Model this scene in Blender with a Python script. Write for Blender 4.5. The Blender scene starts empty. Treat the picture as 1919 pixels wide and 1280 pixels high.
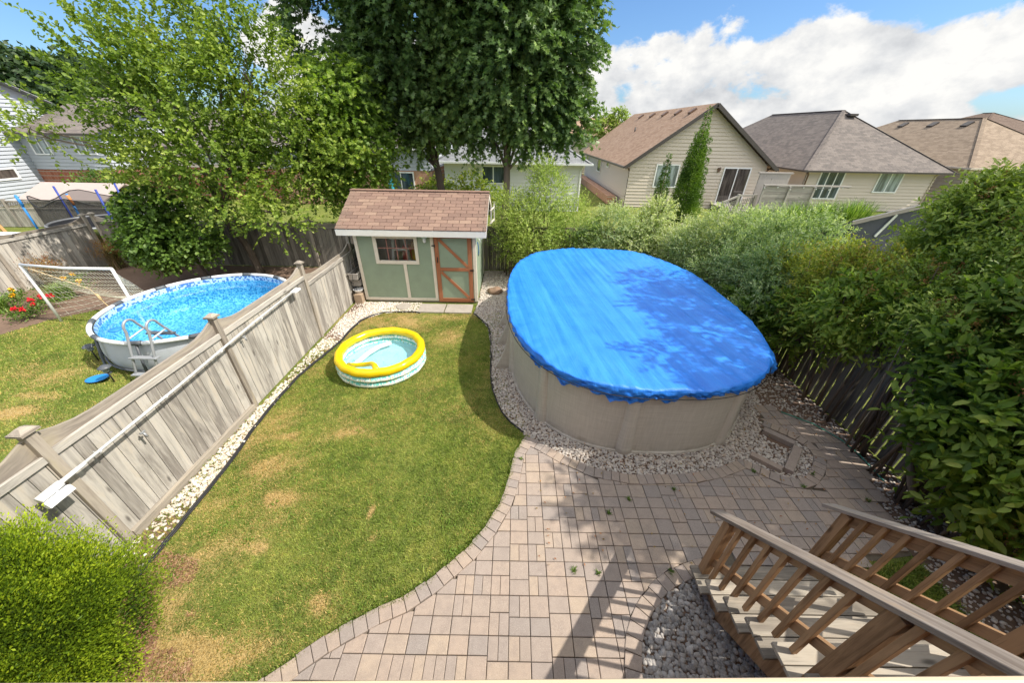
import bpy, math, random
import numpy as np
from mathutils import Vector, Matrix
random.seed(7); RNG = np.random.default_rng(7)
SC = bpy.context.scene; COL = SC.collection
R = math.radians
# ---------------- camera ----------------
CAM_H = 4.3
def cam_matrix(pitch=31.2, roll=1.06):
    p, r = R(pitch), R(roll)
    fw = Vector((0, math.cos(p), -math.sin(p))); rt = Vector((1, 0, 0)); up = rt.cross(fw)
    x = math.cos(r)*rt + math.sin(r)*up; y = -math.sin(r)*rt + math.cos(r)*up; z = -fw
    m = Matrix(((x.x, y.x, z.x, 0), (x.y, y.y, z.y, 0), (x.z, y.z, z.z, CAM_H), (0, 0, 0, 1)))
    return m
cd = bpy.data.cameras.new('camera'); cam = bpy.data.objects.new('camera', cd); COL.objects.link(cam)
cam.matrix_world = cam_matrix(); cd.sensor_width = 36; cd.lens = 655/1919*36; cd.clip_start = .01; cd.clip_end = 2000
SC.camera = cam
# ---------------- sun and sky ----------------
SUN_EL, SUN_AZ = 50.5, (1.0, -.16)
sv = Vector((SUN_AZ[0], SUN_AZ[1], 0)).normalized()
sdir = Vector((sv.x*math.cos(R(SUN_EL)), sv.y*math.cos(R(SUN_EL)), math.sin(R(SUN_EL))))
sl = bpy.data.lights.new('sun', 'SUN'); sl.energy = 4.6; sl.angle = R(.53); sl.color = (1, .93, .82)
so = bpy.data.objects.new('sun', sl); COL.objects.link(so); so.rotation_euler = sdir.to_track_quat('Z', 'Y').to_euler()
SC.view_settings.view_transform = 'Standard'; SC.view_settings.look = 'None'; SC.view_settings.exposure = .43; SC.view_settings.gamma = 1
W = bpy.data.worlds.new('World'); SC.world = W; W.use_nodes = True

class NT:
    def __init__(s, tree): s.t = tree; s.n = tree.nodes; s.l = tree.links
    def __call__(s, typ, props=None, **ins):
        nd = s.n.new(typ)
        for k, v in (props or {}).items(): setattr(nd, k, v)
        for k, v in ins.items():
            key = k.replace('_', ' ')
            if key not in nd.inputs:
                key = int(k[1:]) if k[0] == 'i' and k[1:].isdigit() else key
            s.set(nd.inputs[key], v)
        return nd
    def set(s, sock, v):
        if isinstance(v, bpy.types.NodeSocket): s.l.new(v, sock)
        elif isinstance(v, bpy.types.Node): s.l.new(v.outputs[0], sock)
        elif isinstance(v, (tuple, list)) and len(v) == 3 and sock.type == 'RGBA': sock.default_value = (*v, 1)
        else: sock.default_value = v
    def math(s, op, a, b=0.0, c=0.0, clamp=False):
        nd = s.n.new('ShaderNodeMath'); nd.operation = op; nd.use_clamp = clamp
        for i, v in enumerate((a, b, c)): s.set(nd.inputs[i], v)
        return nd.outputs[0]
    def mix(s, f, a, b, blend='MIX'):
        nd = s.n.new('ShaderNodeMix'); nd.data_type = 'RGBA'; nd.blend_type = blend
        s.set(nd.inputs[0], f); s.set(nd.inputs[6], a); s.set(nd.inputs[7], b)
        return nd.outputs[2]
    def ramp(s, f, stops, interp='LINEAR'):
        nd = s.n.new('ShaderNodeValToRGB'); s.set(nd.inputs[0], f); cr = nd.color_ramp; cr.interpolation = interp
        while len(cr.elements) < len(stops): cr.elements.new(.5)
        for e, (p, c) in zip(cr.elements, stops):
            e.position = p; e.color = (*c, 1) if len(c) == 3 else c
        return nd.outputs[0]
    def noise(s, vec, scale, detail=3, rough=.55, out=0, dist=0.0):
        nd = s('ShaderNodeTexNoise', Vector=vec, Scale=scale, Detail=detail, Roughness=rough, Distortion=dist); return nd.outputs[out]
    def smap(s, v, a, b, lo=0.0, hi=1.0):
        nd = s.n.new('ShaderNodeMapRange'); nd.interpolation_type = 'SMOOTHSTEP'
        for i, x in enumerate((v, a, b, lo, hi)): s.set(nd.inputs[i], x)
        return nd.outputs[0]
    def vmap(s, vec, scale=(1, 1, 1), loc=(0, 0, 0), rot=(0, 0, 0)):
        return s('ShaderNodeMapping', Vector=vec, Scale=scale, Location=loc, Rotation=rot).outputs[0]

def build_sky():
    n = NT(W.node_tree); n.n.clear()
    sky = n('ShaderNodeTexSky', dict(sky_type='NISHITA', sun_disc=False, sun_elevation=R(SUN_EL),
            sun_rotation=math.atan2(sv.x, sv.y), altitude=200, air_density=1.0, dust_density=1.2, ozone_density=1.3))
    tc = n('ShaderNodeTexCoord').outputs['Generated']
    sep = n('ShaderNodeSeparateXYZ', Vector=tc)
    x, y, z = sep.outputs
    v = n.vmap(tc, (1, 1, 1.5), (3.1, 1.7, .4))
    n1 = n.noise(v, 6.5, 10, .6, dist=.15); n2 = n.noise(v, 3.0, 4, .5)
    d = n.math('ADD', n.math('MULTIPLY', n1, .75), n.math('MULTIPLY', n2, .25))
    # cumulus bank low over the houses, open blue higher up and at both sides
    bank = n.smap(z, .215, .13, -.16, .125)
    xl = n.smap(x, -.42, -.56, 0.0, -.22)
    hole = n.smap(n.math('ADD', n.math('MULTIPLY', n.math('ABSOLUTE', n.math('SUBTRACT', x, .765)), 1.6), n.math('MULTIPLY', n.math('ABSOLUTE', n.math('SUBTRACT', z, .05)), 2.4)), .16, 0.0, 0.0, -.2)
    gapc = n.smap(n.math('ADD', n.math('ABSOLUTE', n.math('ADD', x, .45)), n.math('MULTIPLY', n.math('ABSOLUTE', n.math('SUBTRACT', z, .14)), .8)), .11, .02, 0.0, .3)
    bank = n.math('ADD', bank, gapc)
    d = n.math('ADD', n.math('ADD', d, bank), n.math('ADD', hole, xl))
    d = n.math('ADD', d, n.math('ADD', n.smap(z, .28, .45, 0, .22), n.smap(y, .1, -.3, 0, .1)))  # extra unseen cloud overhead and behind the camera, added for neutral fill light
    mask = n.smap(d, .48, .555)
    v2 = n.vmap(tc, (1, 1, 1.5), (3.1, 1.68, .37))
    sh = n.math('ADD', n.math('MULTIPLY', n.noise(v2, 9, 9, .6), .6), n.math('MULTIPLY', n.math('SUBTRACT', d, n.smap(z, .2, .0, 0, .12)), .4))
    cc = n.ramp(sh, [(.38, (3.0, 3.1, 3.25)), (.48, (4.0, 4.05, 4.1)), (.57, (5.0, 4.95, 4.8))])
    up = n.math('ADD', n.smap(z, .26, .5, 0, .6), n.smap(y, .1, -.3, 0, .4)); upc = n('ShaderNodeCombineXYZ', X=n.math('ADD', 1.0, up), Y=n.math('ADD', 1.0, up), Z=n.math('ADD', 1.0, up))  # brightens those added unseen clouds so they lift the shadows
    cc = n.mix(1.0, cc, upc.outputs[0], 'MULTIPLY')
    blue = n.mix(1.0, sky.outputs[0], (.48, .66, .86, 1), 'MULTIPLY')
    col = n.mix(mask, blue, cc)
    bg = n('ShaderNodeBackground', Color=col, Strength=.15)
    out = n('ShaderNodeOutputWorld'); n.l.new(bg.outputs[0], out.inputs[0])
build_sky()

# ---------------- object helpers ----------------
def tag(o, label=None, cat=None, group=None, kind=None):
    if label: o['label'] = label
    if cat: o['category'] = cat
    if group: o['group'] = group
    if kind: o['kind'] = kind
    return o
def thing(name, label, cat, loc=(0, 0, 0), group=None, rz=0):
    o = bpy.data.objects.new(name, None); COL.objects.link(o); o.location = loc; o.rotation_euler = (0, 0, rz)
    o.empty_display_size = .2
    return tag(o, label, cat, group)
def link_mesh(name, me, mats, parent=None, origin=None):
    o = bpy.data.objects.new(name, me); COL.objects.link(o)
    for m in (mats if isinstance(mats, (list, tuple)) else [mats]): me.materials.append(m)
    if parent is not None: o.parent = parent
    return o
def copy_tree(o, loc, label=None, rz=None, scale=None):
    def rec(s, par):
        c = s.copy(); COL.objects.link(c)
        if par is not None: c.parent = par
        for ch in list(s.children): rec(ch, c)
        return c
    r = rec(o, None); r.location = loc
    if rz is not None: r.rotation_euler = (0, 0, rz)
    if scale is not None: r.scale = scale
    if label: r['label'] = label
    return r

class MB:
    """mesh builder; coordinates are local to the thing they are built for (off = world origin of that thing)"""
    def __init__(s, off=(0, 0, 0)): s.v = []; s.f = []; s.uv = []; s.r = []; s.m = []; s.off = Vector(off); s.mi = 0; s.sm = []
    def add(s, vs, fs, rnd=None, uvs=None, smooth=False):
        b = len(s.v); vs = [Vector(v) for v in vs]; s.v += [v - s.off for v in vs]
        rnd = random.random() if rnd is None else rnd
        for k, f in enumerate(fs):
            s.f.append([b+i for i in f]); s.r.append(rnd); s.m.append(s.mi); s.sm.append(smooth)
            if uvs: s.uv.append([uvs[i] for i in f] if not isinstance(uvs, dict) else uvs[k])
            else:
                p = [vs[i] for i in f]; nrm = Vector((0, 0, 0))
                for i in range(1, len(p)-1): nrm += (p[i]-p[0]).cross(p[i+1]-p[0])
                if nrm.length > 0: nrm.normalize()
                if abs(nrm.z) > .995: s.uv.append([(q.x, q.y) for q in p])
                else:
                    u = Vector((0, 0, 1)).cross(nrm).normalized(); w = nrm.cross(u)
                    s.uv.append([(q.dot(u), q.dot(w)) for q in p])
    def obox(s, c, ax, h, rnd=None, taper=None):
        """oriented box: centre, 3 axes, half sizes. grain (V) runs along the longest axis"""
        c = Vector(c); ax = [Vector(a) for a in ax]; vs = []
        for sx in (-1, 1):
            for sy in (-1, 1):
                for sz in (-1, 1):
                    t = taper if (taper and sz > 0) else 1
                    vs.append(c + ax[0]*h[0]*sx*t + ax[1]*h[1]*sy*t + ax[2]*h[2]*sz)
        fs = [(0, 1, 3, 2), (4, 6, 7, 5), (0, 4, 5, 1), (2, 3, 7, 6), (0, 2, 6, 4), (1, 5, 7, 3)]
        L = max(range(3), key=lambda i: h[i]); o1, o2 = random.random()*9, random.random()*9
        loc = [(sx*h[0], sy*h[1], sz*h[2]) for sx in (-1, 1) for sy in (-1, 1) for sz in (-1, 1)]
        us = {}
        A = [i for i in range(3) if i != L]
        for k, f in enumerate(fs):
            con = k//2   # constant axis of the face
            if con == L: us[k] = [(loc[i][A[0]]+o1, loc[i][A[1]]*.3+o2) for i in f]
            else:
                a = [i for i in A if i != con][0]
                us[k] = [(loc[i][a]+o1+.13*con, loc[i][L]+o2) for i in f]
        s.add(vs, fs, rnd, us)
    def box(s, x0, x1, y0, y1, z0, z1, rnd=None, taper=None):
        s.obox(((x0+x1)/2, (y0+y1)/2, (z0+z1)/2), ((1, 0, 0), (0, 1, 0), (0, 0, 1)), (abs(x1-x0)/2, abs(y1-y0)/2, abs(z1-z0)/2), rnd, taper)
    def beam(s, a, b, w, d, up=(0, 0, 1), rnd=None):
        """beam from a to b, w across (perp to up), d along up-ish"""
        a, b = Vector(a), Vector(b); t = (b-a); L = t.length; t.normalize(); u = Vector(up)
        x = t.cross(u)
        if x.length < 1e-4: x = t.cross(Vector((1, 0, 0)))
        x.normalize(); y = x.cross(t).normalized()
        s.obox((a+b)/2, (x, y, t), (w/2, d/2, L/2), rnd)
    def tube(s, pts, r, n=8, rnd=None, cap=True, closed=False):
        pts = [Vector(p) for p in pts]; m = len(pts); rr = r if isinstance(r, (list, tuple)) else [r]*m
        vs = []; last = None; L = 0; uvs = []
        for i, p in enumerate(pts):
            if closed: t = pts[(i+1) % m]-pts[i-1]
            else: t = pts[min(i+1, m-1)]-pts[max(i-1, 0)]
            if t.length < 1e-9: t = Vector((0, 0, 1))
            t.normalize()
            if last is None:
                x = t.cross(Vector((0, 0, 1)));
                if x.length < .05: x = t.cross(Vector((0, 1, 0)))
            else: x = last - t*last.dot(t)
            x.normalize(); last = x; y = t.cross(x)
            if i: L += (p-pts[i-1]).length
            for k in range(n):
                a = 2*math.pi*k/n; vs.append(p + (x*math.cos(a)+y*math.sin(a))*rr[i]); uvs.append((k/n*2*math.pi*rr[0], L))
        fs = []
        for i in range(m if closed else m-1):
            for k in range(n):
                k2 = (k+1) % n; j = (i+1) % m
                fs.append((i*n+k, i*n+k2, j*n+k2, j*n+k))
        if cap and not closed: fs += [tuple(range(n))[::-1], tuple((m-1)*n+k for k in range(n))]
        s.add(vs, fs, rnd, uvs, True)
    def lathe(s, c, prof, n=24, rnd=None, smooth=True):
        c = Vector(c); vs = []; uvs = []
        for (r, z) in prof:
            for k in range(n):
                a = 2*math.pi*k/n; vs.append(c+Vector((r*math.cos(a), r*math.sin(a), z))); uvs.append((a*max(r, .05), z+r))
        fs = [(i*n+k, i*n+(k+1) % n, (i+1)*n+(k+1) % n, (i+1)*n+k) for i in range(len(prof)-1) for k in range(n)]
        s.add(vs, fs, rnd, uvs, smooth)
    def poly(s, pts, rnd=None): s.add(pts, [tuple(range(len(pts)))], rnd)
    def prism(s, poly2, z0, z1, rnd=None):
        n = len(poly2); vs = [(p[0], p[1], z0) for p in poly2]+[(p[0], p[1], z1) for p in poly2]
        fs = [tuple(range(n))[::-1], tuple(range(n, 2*n))]+[(i, (i+1) % n, n+(i+1) % n, n+i) for i in range(n)]
        s.add(vs, fs, rnd)
    def build(s, name, mats, parent=None, bevel=0, smooth=False):
        me = bpy.data.meshes.new(name); me.from_pydata([tuple(v) for v in s.v], [], s.f)
        uvl = me.uv_layers.new(name='UVMap'); flat = [c for f in s.uv for q in f for c in q]
        uvl.data.foreach_set('uv', flat)
        at = me.attributes.new('rnd', 'FLOAT', 'FACE'); at.data.foreach_set('value', s.r)
        me.polygons.foreach_set('material_index', s.m)
        me.polygons.foreach_set('use_smooth', [bool(smooth or q) for q in s.sm])
        o = link_mesh(name, me, mats, parent)
        if parent is None: o.location = s.off
        if bevel:
            bm = o.modifiers.new('bevel', 'BEVEL'); bm.width = bevel; bm.segments = 2; bm.limit_method = 'ANGLE'; bm.angle_limit = R(40)
        return o

def np_mesh(name, V, F, mat, parent=None, rnd=None, smooth=False, off=(0, 0, 0), extra=None, uv=None):
    """V (n,3), F (m,k) all faces with k corners"""
    V = np.asarray(V, np.float32)-np.array(off, np.float32); F = np.asarray(F, np.int32); k = F.shape[1]
    me = bpy.data.meshes.new(name); me.vertices.add(len(V)); me.vertices.foreach_set('co', V.ravel())
    me.loops.add(F.size); me.loops.foreach_set('vertex_index', F.ravel())
    me.polygons.add(len(F)); me.polygons.foreach_set('loop_start', np.arange(0, F.size, k, dtype=np.int32))
    me.polygons.foreach_set('loop_total', np.full(len(F), k, np.int32))
    if smooth: me.polygons.foreach_set('use_smooth', np.ones(len(F), bool))
    if rnd is not None:
        a = me.attributes.new('rnd', 'FLOAT', 'FACE'); a.data.foreach_set('value', np.asarray(rnd, np.float32))
    for nm, val in (extra or {}).items():
        a = me.attributes.new(nm, 'FLOAT', 'POINT'); a.data.foreach_set('value', np.asarray(val, np.float32))
    if uv is not None:
        u = me.uv_layers.new(name='UVMap'); u.data.foreach_set('uv', np.asarray(uv, np.float32)[F.ravel()].ravel())
    me.update(calc_edges=True); me.validate()
    o = link_mesh(name, me, mat, parent)
    if parent is None: o.location = off
    return o

def sinoise(P, scale, seed, k=6):
    """cheap smooth noise in about -1..1"""
    r = np.random.default_rng(seed); out = np.zeros(len(P))
    for i in range(k):
        d = r.normal(size=P.shape[1]); d /= np.linalg.norm(d); out += np.sin(P@d*scale*(.7+.9*r.random())+r.random()*6.28)
    return out/k*1.8
# ---------------- materials ----------------
def new_mat(name):
    m = bpy.data.materials.new(name); m.use_nodes = True; n = NT(m.node_tree); n.n.clear(); return m, n
def finish(n, bsdf, bump=None, strength=.3, dist=.01):
    if bump is not None:
        b = n('ShaderNodeBump', Strength=strength, Distance=dist, Height=bump)
        if 'Normal' in bsdf.inputs: n.l.new(b.outputs[0], bsdf.inputs['Normal'])
    o = n('ShaderNodeOutputMaterial'); n.l.new(bsdf.outputs[0], o.inputs[0])
def prin(n, col, rough=.6, metal=0.0, spec=.4, **kw):
    p = n('ShaderNodeBsdfPrincipled'); n.set(p.inputs['Base Color'], col); n.set(p.inputs['Roughness'], rough)
    n.set(p.inputs['Metallic'], metal); n.set(p.inputs['Specular IOR Level'], spec)
    for k, v in kw.items(): n.set(p.inputs[k.replace('_', ' ')], v)
    return p
def plain(name, col, rough=.55, var=.12, scale=12, metal=0.0, bump=.05, spec=.4):
    m, n = new_mat(name); pos = n('ShaderNodeNewGeometry').outputs['Position']
    nz = n.noise(pos, scale, 5, .6); nz2 = n.noise(pos, scale*.17, 3)
    f = n.math('ADD', n.math('MULTIPLY', n.math('SUBTRACT', nz, .5), var*2), n.math('MULTIPLY', n.math('SUBTRACT', nz2, .5), var*1.6))
    f = n.math('ADD', f, 1.0)
    c = n('ShaderNodeVectorMath', {'operation': 'SCALE'}, i0=col, Scale=f)
    finish(n, prin(n, c.outputs[0], rough, metal, spec), nz, bump, .01); return m
def wood(name, light, dark, warm=None, streak=.55, rough=.8, knots=True, tone=.35):
    """board wood: grain along V of the UVs, one tone per board through the rnd attribute"""
    m, n = new_mat(name); uv = n('ShaderNodeUVMap').outputs[0]
    rn = n('ShaderNodeAttribute', dict(attribute_name='rnd')).outputs['Fac']
    off = n('ShaderNodeCombineXYZ', X=n.math('MULTIPLY', rn, 17.0), Y=n.math('MULTIPLY', rn, 31.0), Z=n.math('MULTIPLY', rn, 7.0))
    vec = n('ShaderNodeVectorMath', {'operation': 'ADD'}, i0=uv, i1=off.outputs[0]).outputs[0]
    g1 = n.noise(n.vmap(vec, (42, 2.2, 1)), 1.0, 5, .62, dist=.6)
    g2 = n.noise(n.vmap(vec, (9, 1.1, 1)), 1.0, 4, .6, dist=.9)
    g3 = n.noise(n.vmap(vec, (150, 4, 1)), 1.0, 2, .5)
    f = n.math('ADD', n.math('MULTIPLY', g1, streak), n.math('MULTIPLY', g2, 1-streak))
    f = n.smap(n.math('ADD', f, n.math('MULTIPLY', n.math('SUBTRACT', rn, .5), tone)), .28, .68)
    c = n.mix(f, dark, light)
    if warm: c = n.mix(n.smap(g2, .52, .75, 0, .65), c, warm)
    c = n.mix(n.smap(g3, .6, .75, 0, .35), c, tuple(v*.45 for v in dark))
    if knots:
        vo = n('ShaderNodeTexVoronoi', Vector=n.vmap(vec, (6, 1.7, 1)), Scale=1.0, Randomness=1.0).outputs['Distance']
        c = n.mix(n.smap(vo, .16, .03, 0, .85), c, tuple(v*.45 for v in dark))
    h = n.math('ADD', n.math('MULTIPLY', g1, .7), n.math('MULTIPLY', g3, .4))
    finish(n, prin(n, c, rough, 0, .25), h, .35, .006); return m
def leafm(name, cols, trans=.35, rough=.5, spec=.35):
    m, n = new_mat(name); rn = n('ShaderNodeAttribute', dict(attribute_name='rnd')).outputs['Fac']
    k = len(cols)-1; c = n.ramp(rn, [(i/k, q) for i, q in enumerate(cols)])
    p = prin(n, c, rough, 0, spec)
    t = n('ShaderNodeBsdfTranslucent', Color=n.mix(1.0, c, (1.25, 1.35, .55, 1), 'MULTIPLY'))
    mx = n('ShaderNodeMixShader', Fac=trans); n.l.new(p.outputs[0], mx.inputs[1]); n.l.new(t.outputs[0], mx.inputs[2])
    o = n('ShaderNodeOutputMaterial'); n.l.new(mx.outputs[0], o.inputs[0]); return m
def shingle(name, cols, w=.3, h=.14, gap=.012, bump=.5, mort=(.05, .035, .03)):
    m, n = new_mat(name); uv = n('ShaderNodeUVMap').outputs[0]
    br = n('ShaderNodeTexBrick', dict(offset=.5, offset_frequency=2), Vector=uv, Color1=(0, 0, 0), Color2=(1, 1, 1), Mortar=(.5, .5, .5), Scale=1.0,
           Mortar_Size=gap/2, Mortar_Smooth=.15, Bias=0.0, Brick_Width=w, Row_Height=h)
    pos = n('ShaderNodeNewGeometry').outputs['Position']
    gr = n.noise(pos, 160, 2, .6); big = n.noise(pos, .9, 4, .6); md = n.noise(pos, 7, 3)
    f = n.math('ADD', n.math('MULTIPLY', br.outputs[0], .3), n.math('ADD', n.math('MULTIPLY', md, .5), n.math('MULTIPLY', big, .25)))
    c = n.ramp(n.smap(f, .1, .95), [(0, cols[0]), (.5, cols[1]), (1, cols[2])])
    c = n.mix(n.math('MULTIPLY', br.outputs['Fac'], .85), c, mort)
    c = n.mix(n.smap(gr, .35, .7, .3, 0), c, tuple(v*.5 for v in cols[0]))
    # each course thickens towards its lower edge
    sep = n('ShaderNodeSeparateXYZ', Vector=uv)
    saw = n.math('FRACT', n.math('DIVIDE', sep.outputs[1], h))
    hgt = n.math('SUBTRACT', n.math('MULTIPLY', n.math('SUBTRACT', 1.0, saw), 1.0), n.math('MULTIPLY', br.outputs['Fac'], .8))
    hgt = n.math('ADD', hgt, n.math('MULTIPLY', gr, .25))
    finish(n, prin(n, c, .9, 0, .2), hgt, bump, .012); return m
def brickm(name, c1, c2, mortar):
    m, n = new_mat(name); uv = n('ShaderNodeUVMap').outputs[0]
    br = n('ShaderNodeTexBrick', dict(offset=.5), Vector=uv, Color1=c1, Color2=c2, Mortar=mortar, Scale=1.0, Mortar_Size=.006, Brick_Width=.21, Row_Height=.075)
    finish(n, prin(n, br.outputs[0], .9, 0, .2), n.math('SUBTRACT', 1.0, br.outputs['Fac']), .4, .01); return m
def glassm(name, col=(.05, .07, .09), rough=.06):
    m, n = new_mat(name); pos = n('ShaderNodeNewGeometry').outputs['Position']
    c = n.mix(n.smap(n.noise(n.vmap(pos, (6, 6, .8)), 1.0, 3), .3, .7), tuple(v*.5 for v in col), tuple(v*1.7 for v in col))
    finish(n, prin(n, c, rough, 0, .8)); return m

M = {}
M['fence'] = wood('weathered_fence_wood', (.53, .50, .45), (.21, .19, .17), (.47, .40, .31), .3, tone=.2)
M['fence_dark'] = wood('old_fence_wood', (.27, .245, .21), (.10, .09, .078), (.22, .19, .14), .5)
M['fence_cap'] = wood('fence_cap_wood', (.42, .37, .31), (.19, .165, .14), (.38, .33, .22), .5)
M['deck'] = wood('stained_deck_wood', (.43, .265, .145), (.2, .115, .06), (.50, .31, .17), .55, .7)
M['decktop'] = wood('grey_deck_cap_wood', (.38, .33, .29), (.17, .135, .11), (.38, .27, .17), .6, .7)
M['tread'] = wood('pale_tread_wood', (.42, .375, .31), (.2, .175, .145), (.38, .31, .23), .5, .8)
M['trim'] = plain('cream_trim_paint', (.72, .66, .56), .6, .12, 20)
M['fascia'] = plain('white_fascia_paint', (.78, .76, .71), .5, .08, 8)
M['green'] = plain('sage_green_paint', (.27, .34, .25), .65, .16, 4)
M['rust'] = wood('brown_door_paint', (.42, .17, .085), (.29, .105, .055), None, .5, .55, False, .1)
M['black'] = plain('black_iron', (.02, .02, .022), .5, .2)
M['white'] = plain('white_vinyl', (.78, .79, .8), .35, .05)
M['shed_roof'] = shingle('brown_shed_shingles', ((.24, .13, .105), (.32, .185, .15), (.40, .25, .2)), .31, .135, .02, .8, (.09, .05, .042))
M['roof_tan'] = shingle('tan_shingles', ((.26, .165, .11), (.37, .25, .175), (.45, .325, .24)), .33, .15, .008, .5, (.2, .12, .08))
M['roof_grey'] = shingle('grey_brown_shingles', ((.11, .10, .095), (.19, .165, .15), (.26, .225, .2)), .33, .15, .008, .5, (.1, .08, .07))
M['roof_lt'] = shingle('light_tan_shingles', ((.2, .15, .11), (.29, .225, .165), (.38, .30, .225)), .33, .15, .008, .5, (.18, .12, .08))
M['roof_dk'] = shingle('dark_brown_shingles', ((.10, .07, .055), (.16, .115, .09), (.2, .15, .12)), .33, .15, .008, .5, (.08, .05, .04))
M['roof_blue'] = shingle('blue_grey_shingles', ((.16, .17, .18), (.24, .25, .26), (.32, .33, .34)), .33, .15, .01, .5, (.1, .1, .11))
M['siding'] = plain('cream_vinyl_siding', (.60, .525, .44), .5, .04, 2)
M['siding2'] = plain('pale_pink_beige_siding', (.57, .495, .42), .5, .04, 2)
M['siding_w'] = plain('white_vinyl_siding', (.70, .70, .70), .5, .04, 2)
M['siding_b'] = plain('pale_blue_white_siding', (.42, .45, .5), .5, .04, 2)
M['siding_g'] = plain('pale_grey_siding', (.52, .52, .54), .5, .05, 2)
M['brick'] = brickm('red_brick', (.26, .085, .05), (.36, .14, .09), (.36, .31, .27))
M['brick2'] = brickm('orange_brick', (.42, .2, .12), (.5, .28, .18), (.5, .44, .38))
M['dkmetal'] = plain('dark_brown_metal', (.07, .06, .055), .45, .1)
M['brnmetal'] = plain('brown_metal', (.15, .09, .06), .45, .1)
M['glass'] = glassm('window_glass')
M['glass_l'] = glassm('window_with_blind', (.2, .24, .25), .15)
M['curtain'] = glassm('sliding_door_glass', (.07, .06, .055), .08)
M['slate'] = plain('slate_blue_panel', (.075, .08, .105), .6, .1)
M['greywood'] = wood('grey_painted_wood', (.40, .37, .34), (.26, .24, .22), None, .5)
M['steel'] = plain('grey_coated_steel', (.33, .345, .365), .35, .06, metal=.2)
M['dksteel'] = plain('dark_grey_plastic', (.09, .1, .115), .45, .1)
M['alu'] = plain('bright_aluminium', (.74, .76, .78), .35, .08, metal=.35)
M['hose'] = plain('black_rubber', (.022, .022, .024), .55, .2)
M['soil'] = plain('brown_garden_soil', (.16, .105, .075), .95, .35, 9, bump=.9)
M['concrete'] = plain('grey_concrete', (.33, .295, .255), .9, .28, 14, bump=.3)
M['pink'] = plain('pinkish_roof_panel', (.42, .35, .325), .7, .08)
M['blue'] = plain('blue_foam_sleeve', (.03, .22, .6), .5, .1)
M['navy'] = plain('navy_foam_sleeve', (.02, .05, .3), .5, .1)
M['orange'] = plain('orange_sleeve', (.6, .22, .06), .6, .1)
M['teal'] = plain('teal_canvas', (.02, .28, .38), .7, .12)
M['bark'] = wood('grey_brown_bark', (.24, .19, .15), (.09, .07, .055), None, .4, .95, False)
M['barkd'] = wood('dark_bark', (.12, .095, .075), (.045, .035, .028), None, .4, .95, False)

def paverm():
    m, n = new_mat('concrete_pavers'); pos = n('ShaderNodeNewGeometry').outputs['Position']
    rn = n('ShaderNodeAttribute', dict(attribute_name='rnd')).outputs['Fac']
    c = n.ramp(rn, [(0, (.28, .245, .225)), (.2, (.315, .265, .235)), (.45, (.35, .285, .24)), (.7, (.375, .295, .24)), (.88, (.395, .315, .245)), (1, (.33, .275, .245))])
    gr = n.noise(pos, 190, 2, .7); md = n.noise(pos, 14, 4, .65); bg = n.noise(pos, 1.1, 4, .6)
    c = n.mix(n.smap(md, .38, .7, 0, .4), c, (.23, .19, .17))
    c = n.mix(n.smap(bg, .45, .75, 0, .3), c, (.21, .18, .155))
    c = n.mix(n.smap(gr, .52, .72, 0, .45), c, (.62, .55, .48)); c = n.mix(n.smap(gr, .45, .3, 0, .45), c, (.14, .12, .11))
    finish(n, prin(n, c, .9, 0, .2), gr, .4, .003); return m
M['paver'] = paverm()
def jointm():
    m, n = new_mat('sandy_joints'); pos = n('ShaderNodeNewGeometry').outputs['Position']
    a = n.noise(pos, 60, 3); b = n.noise(pos, 2.5, 3)
    c = n.mix(a, (.09, .075, .058), (.19, .16, .12)); c = n.mix(n.smap(b, .55, .7, 0, .55), c, (.09, .12, .04))
    finish(n, prin(n, c, 1, 0, .1)); return m
M['joint'] = jointm()
def pebblem(name, cols):
    m, n = new_mat(name); pos = n('ShaderNodeNewGeometry').outputs['Position']
    rn = n('ShaderNodeAttribute', dict(attribute_name='rnd')).outputs['Fac']
    k = len(cols)-1; c = n.ramp(rn, [(i/k, q) for i, q in enumerate(cols)])
    g = n.noise(pos, 70, 4, .6); c = n.mix(n.smap(g, .4, .75, 0, .35), c, (.55, .5, .45)); c = n.mix(n.smap(g, .5, .25, 0, .35), c, (.12, .1, .09))
    finish(n, prin(n, c, .75, 0, .3), g, .2, .004); return m
M['pebble'] = pebblem('white_grey_pebbles', [(.30, .26, .23), (.42, .38, .34), (.52, .47, .42), (.62, .57, .51), (.46, .37, .29), (.5, .47, .45)])
M['pebble_w'] = pebblem('bright_pebbles', [(.45, .4, .34), (.6, .55, .48), (.7, .66, .6), (.74, .7, .64), (.56, .44, .33), (.6, .57, .52)])
M['river'] = pebblem('grey_river_stones', [(.14, .135, .13), (.21, .2, .195), (.29, .28, .27), (.35, .335, .32), (.24, .21, .185), (.44, .42, .4)])
GREEN = [(.135, .215, .036), (.245, .335, .06), (.40, .44, .10)]; STRAW = [(.42, .31, .11), (.58, .42, .2)]
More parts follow.
